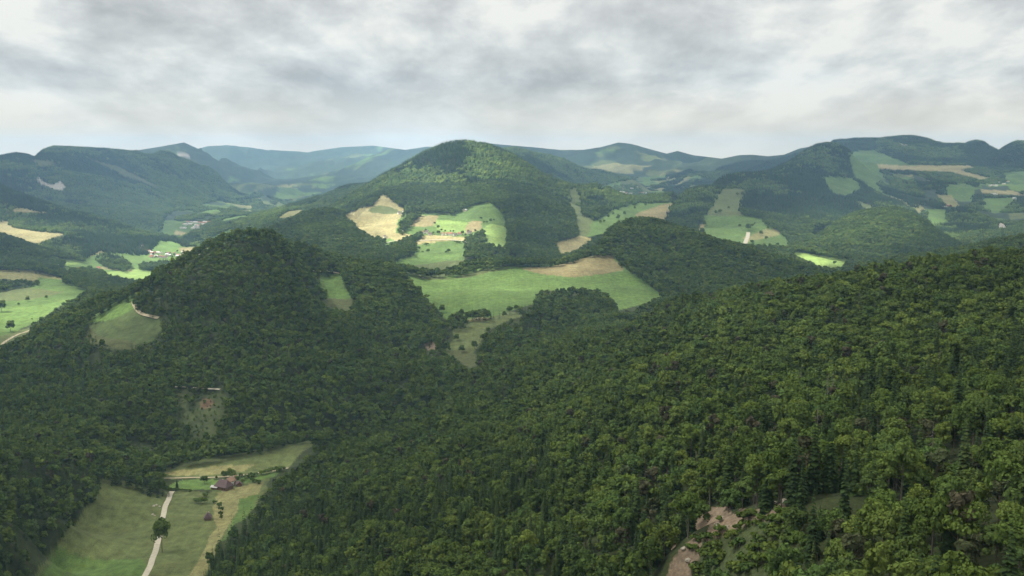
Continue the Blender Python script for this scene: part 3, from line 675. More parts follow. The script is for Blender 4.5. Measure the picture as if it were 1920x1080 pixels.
for i in range(3): proto('near_spruce_%d' % i, spruce(30+i, 18, 10, [26, 23, 28][i], [3.6, 3.2, 4][i]), M_NEEDLE)
proto('near_zpine_0', pine(40), M_BROWN)
for i in range(5): proto('mid_broadleaf_%d' % i, broadleaf(50+i, 12, 13, 2.1, R=[5.2, 4.8, 5.8, 5, 5.4][i], rz=[7.4, 8.2, 6.6, 7, 8][i]), M_LEAF)
for i in range(3): proto('mid_spruce_%d' % i, spruce(60+i, 10, 7, [26, 23, 28][i], [3.9, 3.4, 4.2][i]), M_NEEDLE)
proto('mid_zpine_0', broadleaf(70, 9, 9, 2.1, 3.6, 15, 6), M_BROWN)
for i in range(3): proto('far_canopy_%d' % i, far_clump(80+i, .15), M_LEAF)
for i in range(2): proto('far_spruces_%d' % i, far_clump(90+i, .95), M_NEEDLE)
ORDER = sorted(o.name for o in PROTO.objects)
def idx(prefix): return [i for i, n in enumerate(ORDER) if n.startswith(prefix)]

def gn_instances(name, X, Y, Z, rot, scl, index, label, nrm=None):
    me = bpy.data.meshes.new(name); n = len(X); me.vertices.add(n); me.vertices.foreach_set('co', np.stack([X, Y, Z], 1).astype(np.float32).ravel())
    a = me.attributes.new('rot', 'FLOAT_VECTOR', 'POINT'); rv = np.zeros((n, 3), np.float32) if nrm is None else nrm.astype(np.float32); rv[:, 2] = rot; a.data.foreach_set('vector', rv.ravel())
    a = me.attributes.new('scl', 'FLOAT_VECTOR', 'POINT'); a.data.foreach_set('vector', np.asarray(scl, np.float32).ravel())
    a = me.attributes.new('pick', 'INT', 'POINT'); a.data.foreach_set('value', np.asarray(index, np.int32))
    ng = bpy.data.node_groups.new(name, 'GeometryNodeTree'); ng.interface.new_socket('Geometry', in_out='INPUT', socket_type='NodeSocketGeometry'); ng.interface.new_socket('Geometry', in_out='OUTPUT', socket_type='NodeSocketGeometry')
    N = ng.nodes.new; L = ng.links.new; gi = N('NodeGroupInput'); go = N('NodeGroupOutput'); ip = N('GeometryNodeInstanceOnPoints'); ci = N('GeometryNodeCollectionInfo')
    ci.inputs['Collection'].default_value = PROTO; ci.inputs['Separate Children'].default_value = True; ci.inputs['Reset Children'].default_value = True
    def attr(nm, t): k = N('GeometryNodeInputNamedAttribute'); k.data_type = t; k.inputs['Name'].default_value = nm; return k.outputs[0]
    L(gi.outputs[0], ip.inputs['Points']); L(ci.outputs[0], ip.inputs['Instance']); ip.inputs['Pick Instance'].default_value = True
    L(attr('pick', 'INT'), ip.inputs['Instance Index'])
    er = N('FunctionNodeEulerToRotation'); L(attr('rot', 'FLOAT_VECTOR'), er.inputs[0]); L(er.outputs[0], ip.inputs['Rotation']); L(attr('scl', 'FLOAT_VECTOR'), ip.inputs['Scale'])
    L(ip.outputs[0], go.inputs[0])
    o = bpy.data.objects.new(name, me); C.objects.link(o); md = o.modifiers.new('trees', 'NODES'); md.node_group = ng
    o['kind'] = 'stuff'; o['label'] = label
    return o

def where_label(px, py, D):
    if D < 1300 and px > 560:
        c = ('far left', 'left', 'middle', 'right', 'far right')[int(min(4, max(0, (px-560)//272)))]
        r = 'bottom' if py > 960 else 'lower' if py > 850 else 'middle' if py > 740 else 'upper'
        return 'on the near slope, %s %s' % (r, c)
    if px > 380 and D < 1350: return 'at the slope foot by the valley field'
    if px < 330 and D < 1350: return 'in the wood left of the field'
    return 'on the round wooded hill'
ORD = ['first', 'second', 'third', 'fourth', 'fifth', 'sixth', 'seventh', 'eighth', 'ninth', 'tenth', 'eleventh', 'twelfth', 'thirteenth', 'fourteenth', 'fifteenth', 'sixteenth', 'seventeenth', 'eighteenth', 'nineteenth', 'twentieth']
def nth(i, n):
    if n == 1: return 'only one'
    if i == 0: return 'leftmost'
    if i == n-1: return 'rightmost'
    return ORD[i]+' from left' if i < 20 and i <= n/2 else (ORD[n-1-i]+' from right' if n-1-i < 20 else 'one in the middle')
def set_tag(o, label, cat, group=None):
    o['label'] = label; o['category'] = cat
    if group: o['group'] = group
def tree_thing(kind, x, y, z, s, rot, label, group=None, name=None, sz=None):
    cm, tm, nm = {'b': (B0, TB, 'broadleaf_tree'), 's': (S0, TS, 'spruce_tree'), 'p': (P0, TP, 'pine_tree')}[kind]
    r = bpy.data.objects.new(name or nm, None); C.objects.link(r); r.location = (x, y, z-.3); r.rotation_euler = (0, 0, rot); r.scale = (s, s, s*(sz or 1)); r.empty_display_size = 1
    i = int(rng.integers(0, 99))
    for n_, ms in (('crown', cm), ('trunk', tm)):
        o = bpy.data.objects.new(n_, ms[i % len(ms)]); C.objects.link(o); o.parent = r
    set_tag(r, label, 'tree', group); return r

def plant_all():
    stats = []
    X, Y, Z, scrub = stand(205, 2050, 7.2, 17)
    con = rng.random(len(X)) < conifer_share(X, Y); r = np.hypot(X, Y)
    px, py = project(X, Y, Z+10)
    pn = (~con) & (rng.random(len(X)) < np.where((px > 1150) & (Y < 1300), .06, .03)*(1+1.5*fbm(X/150, Y/150, 131, 2)))
    s = .56+.52*rng.random(len(X))**1.2; Z = Z+rng.uniform(-2.5, 1.2, len(X))+fbm(X/38, Y/38, 351, 2)*np.where(scrub, 0, 4.5); s = np.where(scrub, s*np.where(Y < 640, rng.uniform(.3, .75, len(X)), .42), s)
    rot = rng.uniform(0, 6.28, len(X))
    seen = (py < 1085) & (px > -10) & (px < 1930) & (~scrub) & visible(X, Y, Z+14, 0)
    own = np.zeros(len(X), bool)
    for msk, k in ((~con & ~pn & seen, 'b'), (con & seen, 's'), (pn & seen, 'p')):
        q = np.nonzero(msk)[0]; q = q[np.argsort(r[q]/s[q])][:{'b': 225, 's': 270, 'p': 110}[k]]; own[q] = True
        clus = {}
        for i in q:
            big = 'tall' if s[i] > .92 else ('small' if s[i] < .74 else 'mid-sized')
            clus.setdefault('%s %s %s' % (big, {'b': 'leafy green trees', 's': 'dark spruces', 'p': 'brownish pines'}[k], where_label(px[i], py[i], Y[i])), []).append(i)
        for txt, mem in clus.items():
            mem.sort(key=lambda i: px[i])
            for n_, i in enumerate(mem):
                tree_thing(k, X[i], Y[i], Z[i], s[i], rot[i], '%s of the %s' % (nth(n_, len(mem)), txt), sz=float(rng.uniform(.82, 1.18)), group={'b': 'broadleaf trees', 's': 'spruces', 'p': 'brownish pines'}[k]+' of the near forest')
    rest = ~own; near = r < 1000
    nb, ns, nz, mb, ms_, mz = (np.array(idx(p)) for p in ('near_b', 'near_s', 'near_z', 'mid_b', 'mid_s', 'mid_z'))
    R5 = rng.integers(0, 5, len(X)); R3 = rng.integers(0, 3, len(X))
    pick = np.where(near, np.where(con, ns[R3], np.where(pn, nz[0], nb[R5])), np.where(con, ms_[R3], np.where(pn, mz[0], mb[R5])))
    wd = rng.uniform(.84, 1.16, len(X)); sc3 = np.stack([s*wd, s*wd, s*rng.uniform(.8, 1.18, len(X))], 1)
    m = rest
    gn_instances('forest', X[m], Y[m], Z[m]-.4, rot[m], sc3[m], pick[m], 'dense mixed forest of leafy trees and spruces covering the near hillsides'); stats.append(m.sum())
    X, Y, Z, scrub = stand(2050, 4700, 9.6, 16)
    con = rng.random(len(X)) < conifer_share(X, Y)*.6; s = rng.uniform(.8, 1.3, len(X)); s = np.where(scrub, s*.5, s); Z = Z+rng.uniform(-2, 1, len(X))+fbm(X/55, Y/55, 351, 2)*5
    pick = np.where(con, ms_[rng.integers(0, 3, len(X))], mb[rng.integers(0, 5, len(X))])
    gn_instances('forest', X, Y, Z-.4, rng.uniform(0, 6.28, len(X)), np.stack([s*1.08, s*1.08, s*.9], 1), pick, 'woods on the middle hills round the sunlit meadows'); stats.append(len(X))
    X, Y, Z, scrub = stand(4700, 10400, 22, 13)
    e = 12; gx = (ground(X+e, Y)-ground(X-e, Y))/(2*e); gy = (ground(X, Y+e)-ground(X, Y-e))/(2*e)
    rv = np.stack([np.arctan(gy), -np.arctan(gx), gx*0], 1); fc = np.array(idx('far_c')); fs = np.array(idx('far_s'))
    k = np.hypot(gx, gy) < 1.2; X, Y, Z, rv = X[k], Y[k], Z[k], rv[k]; n = len(X)
    s = rng.uniform(.8, 1.15, n)
    gn_instances('forest', X, Y, Z-1.5, np.zeros(n), np.stack([s, s, s], 1), np.where(fbm(X/420, Y/420, 401, 3)+rng.normal(0, .12, n)+np.where((X/Y > .14) & (X/Y < .33), .42, -.05) > .12, fs[rng.integers(0, 2, n)], fc[rng.integers(0, 3, n)]), 'far woods on the tall rounded hills', rv); stats.append(n)
    print('TREES', stats)
plant_all()
# ------------------------------------------------------------------ roads, farms, villages, single trees
_DS = np.exp(np.linspace(math.log(230), math.log(20000), 6000))
def pick(px, py, dmin=230.):
    """the ground point seen at a photo position"""
    D = _DS[_DS >= dmin]; t = D/(FPX*ct+(540-py)*st); x = t*(px-960); z = CAMZ+t*(-FPX*st+(540-py)*ct)
    g = ground(x, D); k = np.nonzero(z < g)[0]
    if len(k) == 0: k = [int(np.argmin((z-g)/D))]
    k = k[0]; return float(x[k]), float(D[k]), float(g[k])
def flat_mat(name, c, rough=.85, var=.18, scale=.6):
    m, nt, b = new_mat(name, rough); N = nt.nodes.new; L = nt.links.new; g = N('ShaderNodeTexCoord'); n = N('ShaderNodeTexNoise'); n.inputs['Scale'].default_value = scale; n.inputs['Detail'].default_value = 5
    L(g.outputs['Object'], n.inputs['Vector']); r = N('ShaderNodeValToRGB'); r.color_ramp.elements[0].position = .3; r.color_ramp.elements[1].position = .7
    r.color_ramp.elements[0].color = (*[v*(1-var) for v in c], 1); r.color_ramp.elements[1].color = (*[min(1, v*(1+var)) for v in c], 1); L(n.outputs[0], r.inputs[0]); L(r.outputs[0], b.inputs['Base Color']); return m
M_ROAD = flat_mat('pale_gravel', (.40, .375, .30), .95, .15, .3); M_TRACK = flat_mat('dirt_track', (.36, .32, .22), .95, .2, .2)
def ribbon(name, pts, w, mat, label, dmin=230., lift=.35):
    P = [pick(x, y, dmin) for x, y in pts]; Q = []
    for i in range(len(P)-1):                                     # Catmull-Rom through the picked points
        p0, p1, p2, p3 = (np.array(P[max(0, min(len(P)-1, i+k))][:2]) for k in (-1, 0, 1, 2)); n = max(2, int(np.linalg.norm(p2-p1)/5))
        for k in range(n):
            t = k/n; Q.append(.5*((2*p1)+(-p0+p2)*t+(2*p0-5*p1+4*p2-p3)*t*t+(-p0+3*p1-3*p2+p3)*t**3))
    Q.append(np.array(P[-1][:2])); Q = np.array(Q); T = np.gradient(Q, axis=0); T /= np.linalg.norm(T, axis=1, keepdims=True)+1e-9; Nn = np.stack([-T[:, 1], T[:, 0]], 1)
    rows = []
    for k, o in enumerate((-.5, -.17, .17, .5)):
        q = Q+Nn*o*w*(1+.12*np.sin(np.arange(len(Q))*.7+k))[:, None]; rows.append(q)
    R = np.stack(rows, 1); z = ground(R[..., 0], R[..., 1]); z = np.maximum(z, z.mean(1, keepdims=True))+lift
    co = np.concatenate([R, z[..., None]], -1).reshape(-1, 3); n = len(Q); f = []
    for i in range(n-1):
        for k in range(3): a = i*4+k; f.append((a, a+4, a+5, a+1))
    f = [q[::-1] for q in f]
    o = bpy.data.objects.new(name, mesh_from(name, co, f, True, [mat])); C.objects.link(o); o['kind'] = 'structure'; o['label'] = label; return o
ribbon('farm_road', [(323, 922), (313, 943), (307, 962), (303, 985), (299, 1008), (291, 1034), (281, 1062), (266, 1098)], 5.6, M_ROAD, 'pale gravel road running down the mown valley field', 800)
ribbon('track', [(308, 897), (340, 897), (375, 896), (410, 895), (440, 893), (470, 890), (505, 884), (540, 879)], 3.6, M_TRACK, 'narrow pale track above the farm garden', 1100)
ribbon('track', [(306, 723), (330, 726), (355, 727), (380, 729), (412, 731)], 5, M_ROAD, 'short stretch of logging road above the clearing', 1300)
ribbon('track', [(250, 566), (254, 578), (262, 587), (275, 593), (297, 598)], 7, M_TRACK, 'eroded pale cart track on the shoulder of the wooded hill', 1700)
ribbon('track', [(588, 509), (610, 510), (630, 512), (650, 514)], 7, M_TRACK, 'pale lane along the top edge of the narrow meadow', 2100)
ribbon('track', [(-20, 665), (0, 652), (18, 636), (40, 625), (62, 617), (90, 608)], 7, M_TRACK, 'pale field lane at the left edge', 2000)
ribbon('lane', [(700, 462), (730, 454), (765, 452), (800, 451), (840, 450), (872, 453), (884, 462)], 7, M_ROAD, 'village lane through the sunlit meadows', 3200)
ribbon('lane', [(1397, 458), (1400, 448), (1403, 436)], 14, M_ROAD, 'bright bare lane in the green field under the steep mountain', 3400)
ribbon('lane', [(1840, 356), (1860, 357), (1880, 360), (1905, 366), (1930, 368)], 10, M_TRACK, 'pale lane past the hamlet on the right hills', 5500)

WALL = {'white': flat_mat('white_render', (.66, .64, .58), .8, .06), 'cream': flat_mat('cream_render', (.52, .46, .36), .8, .08), 'timber': flat_mat('dark_timber', (.14, .09, .06), .85, .3, 2)}
ROOF = {'red': flat_mat('red_tiles', (.26, .115, .075), .8, .25, 1.5), 'brown': flat_mat('brown_tiles', (.115, .082, .085), .8, .22, 1.5), 'orange': flat_mat('orange_tiles', (.27, .175, .125), .8, .2, 1.5), 'grey': flat_mat('grey_sheet', (.46, .46, .45), .6, .1)}
M_PANE = flat_mat('dark_panes', (.03, .035, .04), .3); M_DOOR = flat_mat('wood_door', (.16, .10, .06), .7); M_CHIM = flat_mat('chimney_plaster', (.45, .40, .36), .9)
def boxes(bs):
    V = []; F = []
    for x0, x1, y0, y1, z0, z1 in bs:
        o = len(V); V += [(x, y, z) for z in (z0, z1) for x, y in ((x0, y0), (x1, y0), (x1, y1), (x0, y1))]
        F += [tuple(o+i for i in q) for q in ((3, 2, 1, 0), (4, 5, 6, 7), (0, 1, 5, 4), (1, 2, 6, 5), (2, 3, 7, 6), (3, 0, 4, 7))]
    return V, F
def poly_mesh(name, V, F, mat):
    me = bpy.data.meshes.new(name); me.from_pydata(V, [], F); me.materials.append(mat); me.update(); return me
_HC = {}
def house_meshes(w, l, h, rise, hip, wall, roof):
    """ridge along y; walls run into the gables, roof is a closed slab with eaves"""
    k = (w, l, h, rise, hip, wall, roof)
    if k in _HC: return _HC[k]
    a, b = w/2, l/2; hp = hip
    Vw = [(-a, -b, -2), (a, -b, -2), (a, b, -2), (-a, b, -2), (-a, -b, h), (a, -b, h), (a, b, h), (-a, b, h), (0, -b+hp, h+rise), (0, b-hp, h+rise)]
    Fw = [(0, 1, 5, 8, 4) if hp == 0 else (0, 1, 5, 4), (1, 2, 6, 5), (2, 3, 7, 9, 6) if hp == 0 else (2, 3, 7, 6), (3, 0, 4, 7)]
    e = .7; s = rise/a; th = .3; Vr = []
    for dz in (th, 0): Vr += [(-a-e, -b-e, h-e*s+dz), (a+e, -b-e, h-e*s+dz), (a+e, b+e, h-e*s+dz), (-a-e, b+e, h-e*s+dz), (0, -b-e+hp, h+rise+dz+.02), (0, b+e-hp, h+rise+dz+.02)]
    Fr = [(0, 4, 5, 3), (1, 2, 5, 4), (6, 9, 11, 10), (7, 10, 11, 8), (0, 3, 9, 6), (2, 1, 7, 8)]
    if hp: Fr += [(0, 1, 4), (2, 3, 5), (6, 10, 7), (8, 11, 9), (0, 6, 7, 1), (3, 2, 8, 9)]
    else: Fr += [(0, 6, 10, 4), (4, 10, 7, 1), (3, 5, 11, 9), (5, 2, 8, 11)]
    _HC[k] = (poly_mesh('wall', Vw, Fw, WALL[wall]), poly_mesh('roof', Vr, Fr, ROOF[roof])); return _HC[k]
def part(name, me, parent, loc=(0, 0, 0)):
    o = bpy.data.objects.new(name, me); C.objects.link(o); o.parent = parent; o.location = loc; return o
M_WIN = poly_mesh('window', *boxes([(-.06, .06, -.55, .55, -.7, .7)]), M_PANE); M_DR = poly_mesh('door', *boxes([(-.07, .07, -.7, .7, 0, 2.2)]), M_DOOR)
M_BIGDR = poly_mesh('barn_door', *boxes([(-.08, .08, -1.7, 1.7, 0, 3.3)]), M_DOOR); M_CH = poly_mesh('chimney', *boxes([(-.4, .4, -.4, .4, -1.2, 1.5)]), M_CHIM)
def house(name, px, py, w, l, h, rise, yaw, wall, roof, label, cat, group=None, detail=0, hip=0, dmin=800, at_xyz=None):
    x, y, z = at_xyz or pick(px, py, dmin); r = bpy.data.objects.new(name, None); C.objects.link(r); r.location = (x, y, z+.2); r.rotation_euler = (0, 0, math.radians(yaw)); set_tag(r, label, cat, group)
    mw, mr = house_meshes(w, l, h, rise, hip, wall, roof); part('wall', mw, r); ro = part('roof', mr, r)
    if detail >= 1: part('chimney', M_CH, ro, (w*.14, l*.18, h+rise*.75))
    if detail >= 2:
        for sx in (-1, 1):
            n = max(2, int(l/3.2))
            for k in range(n):
                yy = -l/2+(k+.5)*l/n
                if k == n//2: part('door', M_BIGDR if name == 'barn' else M_DR, r, (sx*(w/2+.02), yy, 0)); continue
                part('window', M_WIN, r, (sx*(w/2+.02), yy, 1.7))
                if h > 4.4: part('window', M_WIN, r, (sx*(w/2+.02), yy, 4.3))
    return r
# the farm in the near valley
house('farmhouse', 420, 917, 12.5, 17, 4.2, 6.4, 62, 'timber', 'brown', 'big farmhouse with steep dark brown hipped roof at the top of the mown field', 'farmhouse', None, 2, 3.4, 1150)
house('barn', 434, 908, 8, 14, 5.2, 3.4, -28, 'white', 'orange', 'long barn with pale orange tiled roof behind the dark roofed farmhouse', 'barn', None, 2, 0, 1150)
house('shed', 403, 917, 4, 8, 2.4, 1.4, 70, 'timber', 'grey', 'low open shed with pale sheet roof against the left end of the farmhouse', 'shed', None, 0, 0, 1150)
house('shed', 448, 911, 6, 7, 2.6, 2.2, 20, 'timber', 'brown', 'small brown shed right of the orange roofed barn', 'shed', None, 0, 0, 1150)
house('hay_barn', 390, 974, 6.5, 8, 3.0, 4.2, 12, 'timber', 'brown', 'lone dark wooden hay barn standing in the field below the farm', 'barn', None, 1, 1.6, 1000)

R2 = random.Random(5)
def hamlet(pts, where, group, dmin, big=1.0, walls=('white', 'white', 'cream'), roofs=('red', 'brown', 'red', 'grey'), detail=0):
    pts = sorted(pts)
    for i, p in enumerate(pts):
        w, r = R2.choice(walls), R2.choice(roofs); l = R2.uniform(10, 15)*big; l = round(l); ww = round(R2.choice((8, 9, 10))*big)
        nm = {'white': 'white', 'cream': 'cream', 'timber': 'timber'}[w]
        house('house', p[0], p[1], ww, l, R2.choice((4.5, 5.5)), R2.choice((3, 3.6)), R2.choice((75, 95, 110, 20, -15)), w, r, '%s of the %s, %s with %s roof' % (nth(i, len(pts)), where, nm, r), 'house', group, detail, 0, dmin)
vr = []
for k in range(40):
    x = R2.uniform(283, 378); vr.append((x, R2.uniform(474, 484)+(x-330)*-.01))
for k in range(14):
    x = R2.uniform(263, 290); vr.append((x, 464+(x-263)*.42+R2.uniform(-3, 3)))
vr.sort(key=lambda p: p[1])
for k, w in enumerate(('back', 'middle', 'front')): hamlet(vr[k*18:(k+1)*18], w+' row village houses at left', 'houses of the village beyond the wooded hill', 4200, 1.15)
hamlet([(147, 506), (153, 508), (160, 509), (166, 510), (171, 509), (178, 507), (185, 504)], 'houses by the dark treeline at left', 'houses of the hamlet at the left', 3300, 1.0)
hamlet([(107, 499), (218, 538), (65, 461)], 'lone houses in the left hills', 'lone houses in the left hills', 2800, 1.2, ('white',), ('grey', 'red'))
hamlet([(749, 401), (758, 398)], 'farm buildings on the straw field', 'farm on the straw field', 3400, 1.3, ('white',), ('red', 'brown'))
hamlet([(866, 394), (872, 396), (860, 392)], 'farm buildings under the round hill', 'farm under the round hill', 3500, 1.3, ('cream',), ('grey', 'brown'))
hamlet([(722, 446), (755, 437), (793, 438), (800, 437), (806, 441), (830, 441), (838, 440), (845, 441), (853, 442), (862, 440), (880, 438)], 'houses along the middle lane', 'houses along the lane in the middle valley', 3200, 1.05)
hamlet([(1856, 350), (1862, 348), (1868, 349), (1875, 343), (1882, 346), (1890, 341)], 'houses of the right hamlet', 'hamlet on the right hills', 5400, 1.3)
hamlet([(1860, 365), (1866, 365), (1902, 373)], 'white barns below the right hamlet', 'white barns below the right hamlet', 5200, 1.7, ('white',), ('grey',))
hamlet([(1771, 390), (1779, 387)], 'buildings at the brown field on the right', 'farm at the brown field', 4800, 1.6, ('white', 'timber'), ('grey', 'red'))
house('hut', 1791, 470, 9, 11, 5, 3, 30, 'white', 'grey', 'lone white hut on the wooded ridge right of the round knoll', 'hut', None, 0, 0, 3300)
hamlet([(R2.uniform(340, 395), R2.uniform(417, 429)) for k in range(26)], 'buildings in the far left valley', 'buildings of the far valley town', 6000, 2.0, ('white',), ('grey', 'red', 'grey'))
hamlet([(R2.uniform(1160, 1215), R2.uniform(350, 364)) for k in range(18)], 'buildings in the far centre valley', 'buildings in the far right valley', 7200, 2.4, ('white',), ('grey', 'red'))

# ---- single trees and bushes
def bush_mesh(seed, R, H, n=8, per=26, size=1.0): return mesh_from('crown', *broadleaf(seed, n, per, size, R, H*.52, H*.5), False, [M_LEAF])
BU = [bush_mesh(s, 3.2, 5.2) for s in (101, 102, 103)]; HV = [mesh_from('crown', *broadleaf(s, 24, 60, 1.0, 6.2, 11, 9.5), False, [M_LEAF]) for s in (111, 112)]
ST = mesh_from('trunk', *trunk(5, 4, .22, 3), True, [M_BARK])
def lone(kind, px, py, hgt, label, group=None, dmin=230, wide=1.0):
    x, y, z = pick(px, py, dmin); rot = R2.uniform(0, 6.28)
    if kind == 'bush':
        r = bpy.data.objects.new('bush', None); cm = R2.choice(BU); tm = ST; s = hgt/5.4
    elif kind == 'spruce': r = bpy.data.objects.new('spruce_tree', None); cm = S0[1]; tm = TS[0]; s = hgt/24
    else: r = bpy.data.objects.new('broadleaf_tree', None); cm = R2.choice(HV); tm = TB[0]; s = hgt/20
    C.objects.link(r); r.location = (x, y, z-.2); r.rotation_euler = (0, 0, rot); r.scale = (s*wide, s*wide, s)
    for n_, m in (('crown', cm), ('trunk', tm)):
        o = bpy.data.objects.new(n_, m); C.objects.link(o); o.parent = r
    set_tag(r, label, 'bush' if kind == 'bush' else 'tree', group)
lone('tree', 304, 1036, 37, 'tall dark oval tree standing beside the gravel road in the mown field', dmin=800, wide=.78)
lone('tree', 299, 926, 17, 'broad round tree at the head of the gravel road', dmin=1000, wide=1.35)
lone('spruce', 332, 915, 12, 'small conical tree right of the broad round tree by the road', dmin=1000, wide=1.3)
lone('tree', 383, 908, 11, 'round garden tree between the lawn and the track', dmin=1100, wide=1.4)
def row(pts, kind, fmt, group, dmin, wide=1.0):
    pts = sorted(pts)
    for i, p in enumerate(pts): lone(p[3] if len(p) > 3 else kind, p[0], p[1], p[2], fmt % nth(i, len(pts)), group, dmin, wide)
row([(422, 897, 9), (430, 896, 12), (437, 898, 12), (452, 900, 9), (445, 906, 10), (456, 908, 7), (406, 899, 5), (418, 893, 7)], 'tree', '%s of the trees round the farm buildings', 'trees round the farm', 1100, 1.1)
row([(463, 897, 5), (471, 895, 5.5), (480, 893, 5), (490, 891, 6), (499, 889, 6), (508, 887, 7), (518, 886, 7), (528, 884, 7), (474, 904, 5), (482, 908, 5.5)], 'bush', '%s of the bushes along the track right of the farm', 'bushes along the track', 1100, 1.3)
row([(320, 919, 3.2), (327, 920, 3.2), (334, 920.5, 3.2), (341, 921, 3.2), (348, 921.5, 3.2), (355, 922, 3)], 'bush', '%s of the clipped bushes edging the lawn', 'bushes edging the lawn', 1100, 1.5)
row([(369, 944, 6.5), (377, 946, 8), (384, 944, 6), (386, 932, 6), (403, 944, 4)], 'bush', '%s of the dark bushes below the farm lawn', 'bushes below the lawn', 1000, 1.1)
row([(412, 952, 6), (414, 959, 5.5), (413, 967, 5), (415, 974, 5)], 'bush', '%s of the small fruit trees on the mown strip', 'fruit trees on the mown strip', 1000, .9)
row([(52, 566, 15), (87, 561, 11), (35, 573, 8), (20, 622, 26), (3, 585, 30), (60, 600, 5)], 'tree', '%s of the lone trees on the green hill at the left edge', 'trees on the left green hill', 1950, 1.25)
row([(829, 587, 17), (845, 603, 14), (852, 622, 15), (838, 622, 18), (825, 632, 14), (856, 640, 13), (866, 662, 14), (956, 590, 18), (968, 584, 14), (975, 590, 16), (905, 640, 14), (890, 655, 15), (915, 625, 12)], 'tree', '%s of the trees on the lower part of the saddle meadow', 'trees on the saddle meadow', 1500, 1.25)
row([(785, 467, 9), (784, 474, 8), (778, 474, 6), (792, 474, 6), (803, 474, 12), (841, 474, 12), (800, 460, 9), (836, 474, 6), (856, 456, 9), (862, 457, 8), (870, 456, 9), (877, 456, 10)], 'bush', '%s of the bushes in the meadow before the middle valley houses', 'bushes in the middle valley meadow', 2900, 1.3)
row([(798, 436, 13), (822, 430, 16), (815, 422, 12), (822, 441, 18), (828, 434, 10), (867, 441, 16), (878, 437, 12), (891, 436, 12), (850, 436, 9), (812, 440, 11), (835, 436, 10), (845, 436, 8), (873, 443, 10), (787, 441, 10)], 'tree', '%s of the trees among the middle valley houses', 'trees among the middle valley houses', 3200, 1.2)
row([(902, 413, 13), (908, 420, 12), (913, 419, 10), (920, 417, 14), (926, 415, 10)], 'tree', '%s of the thicket trees on the meadow right of the middle valley houses', 'thicket on the meadow', 3200, 1.3)
row([(1120, 411, 14), (1131, 407, 13), (1140, 410, 18), (1159, 413, 24), (1171, 404, 18), (1190, 393, 16), (1210, 388, 20), (1197, 379, 16), (1126, 420, 16), (1150, 404, 14), (1050, 348, 16), (1133, 418, 14)], 'tree', '%s of the lone trees in the meadows right of the round hill', 'trees in the meadows right of the round hill', 3600, 1.15)
row([(1382, 369, 22), (1392, 368, 22), (1366, 393, 16), (1350, 402, 24), (1342, 402, 18), (1320, 425, 26), (1316, 440, 26), (1387, 427, 16), (1403, 433, 28), (1410, 428, 20), (1427, 442, 20), (1437, 451, 18), (1410, 459, 18), (1458, 463, 15), (1447, 429, 18), (1440, 431, 16), (1433, 420, 24), (1415, 422, 12)], 'tree', '%s of the lone trees in the green fields under the steep mountain', 'trees in the fields under the mountain', 3500, 1.25)
lone('tree', 1565, 497, 14, 'single dark tree in the brightest sunlit meadow', dmin=2900, wide=1.3)
vt = [(R2.uniform(266, 380), 0, R2.uniform(8, 13)) for k in range(38)]
row([(x, (R2.uniform(472, 486) if x > 290 else 466+(x-263)*.4+R2.uniform(-4, 4)), h) for x, _, h in vt], 'tree', '%s of the garden trees between the village houses', 'garden trees in the village', 4200, 1.2)

# ---- rocks
def rock_mesh(seed, r):
    import bmesh
    bm = bmesh.new(); bmesh.ops.create_icosphere(bm, subdivisions=3, radius=r); q = random.Random(seed); o = [q.uniform(0, 50) for _ in range(3)]
    from mathutils import noise as mn
    for v in bm.verts:
        n = mn.noise(Vector(v.co)/r*1.3+Vector(o))*.45+abs(mn.noise(Vector(v.co)/r*3+Vector(o)))*.25; v.co *= 1+n; v.co.z *= .7
    me = bpy.data.meshes.new('rock'); bm.to_mesh(me); bm.free(); me.materials.append(M_ROCK); return me
M_ROCK = flat_mat('limestone', (.31, .285, .235), .95, .35, .8)
for i, (px, py, r) in enumerate([(288, 949, 1.5), (293, 947, 1.3), (299, 950, 1.2), (286, 965, 1.4), (290, 967, 1.2)]):
    x, y, z = pick(px, py, 900); o = bpy.data.objects.new('rock', rock_mesh(i, r)); C.objects.link(o); o.location = (x, y, z); set_tag(o, '%s of the pale rocks in the grass left of the gravel road' % nth(sorted([288, 293, 299, 286, 290]).index(px), 5), 'rock', 'pale rocks by the road')
RK = [(1452, 945, .9), (1462, 950, .7), (1470, 941, 1.0), (1478, 962, .7), (1440, 958, .7), (1352, 972, 1.0), (1345, 985, .9), (1363, 990, 1.1), (1290, 1052, 1.0), (1282, 1030, .9)]
for i, (px, py, r) in enumerate(RK):
    x, y, z = pick(px, py, 230); o = bpy.data.objects.new('rock_outcrop', rock_mesh(20+i, r)); C.objects.link(o); o.location = (x, y, z+r*.2); set_tag(o, '%s of the pale limestone outcrops in the bare scar of the near slope' % nth(sorted(RK).index((px, py, r)), len(RK)), 'rock', 'outcrops in the scar')
# ---- leafless trees scattered over the near slope
SN = [mesh_from('dead_tree', *snag(s), False, [M_DEAD]) for s in (1, 2, 3)]
DT = [(1550, 790, 22), (1560, 775, 20), (1500, 760, 19), (1530, 860, 20), (1700, 560, 18), (1718, 556, 17), (1735, 566, 18), (1610, 590, 18), (1745, 905, 19), (1480, 640, 18), (1760, 720, 18), (1850, 640, 18), (945, 760, 24), (1160, 690, 20)]
for i, (px, py, h) in enumerate(DT):
    x, y, z = pick(px, py, 230); o = bpy.data.objects.new('dead_tree', SN[i % 3]); C.objects.link(o); o.location = (x, y, z); s = h/20*1.15; o.scale = (s, s, s); o.rotation_euler = (0, 0, i*1.7)
    set_tag(o, '%s of the bare grey dead trees on the near slope' % nth(sorted(DT).index((px, py, h)), len(DT)), 'tree', 'dead trees on the near slope')

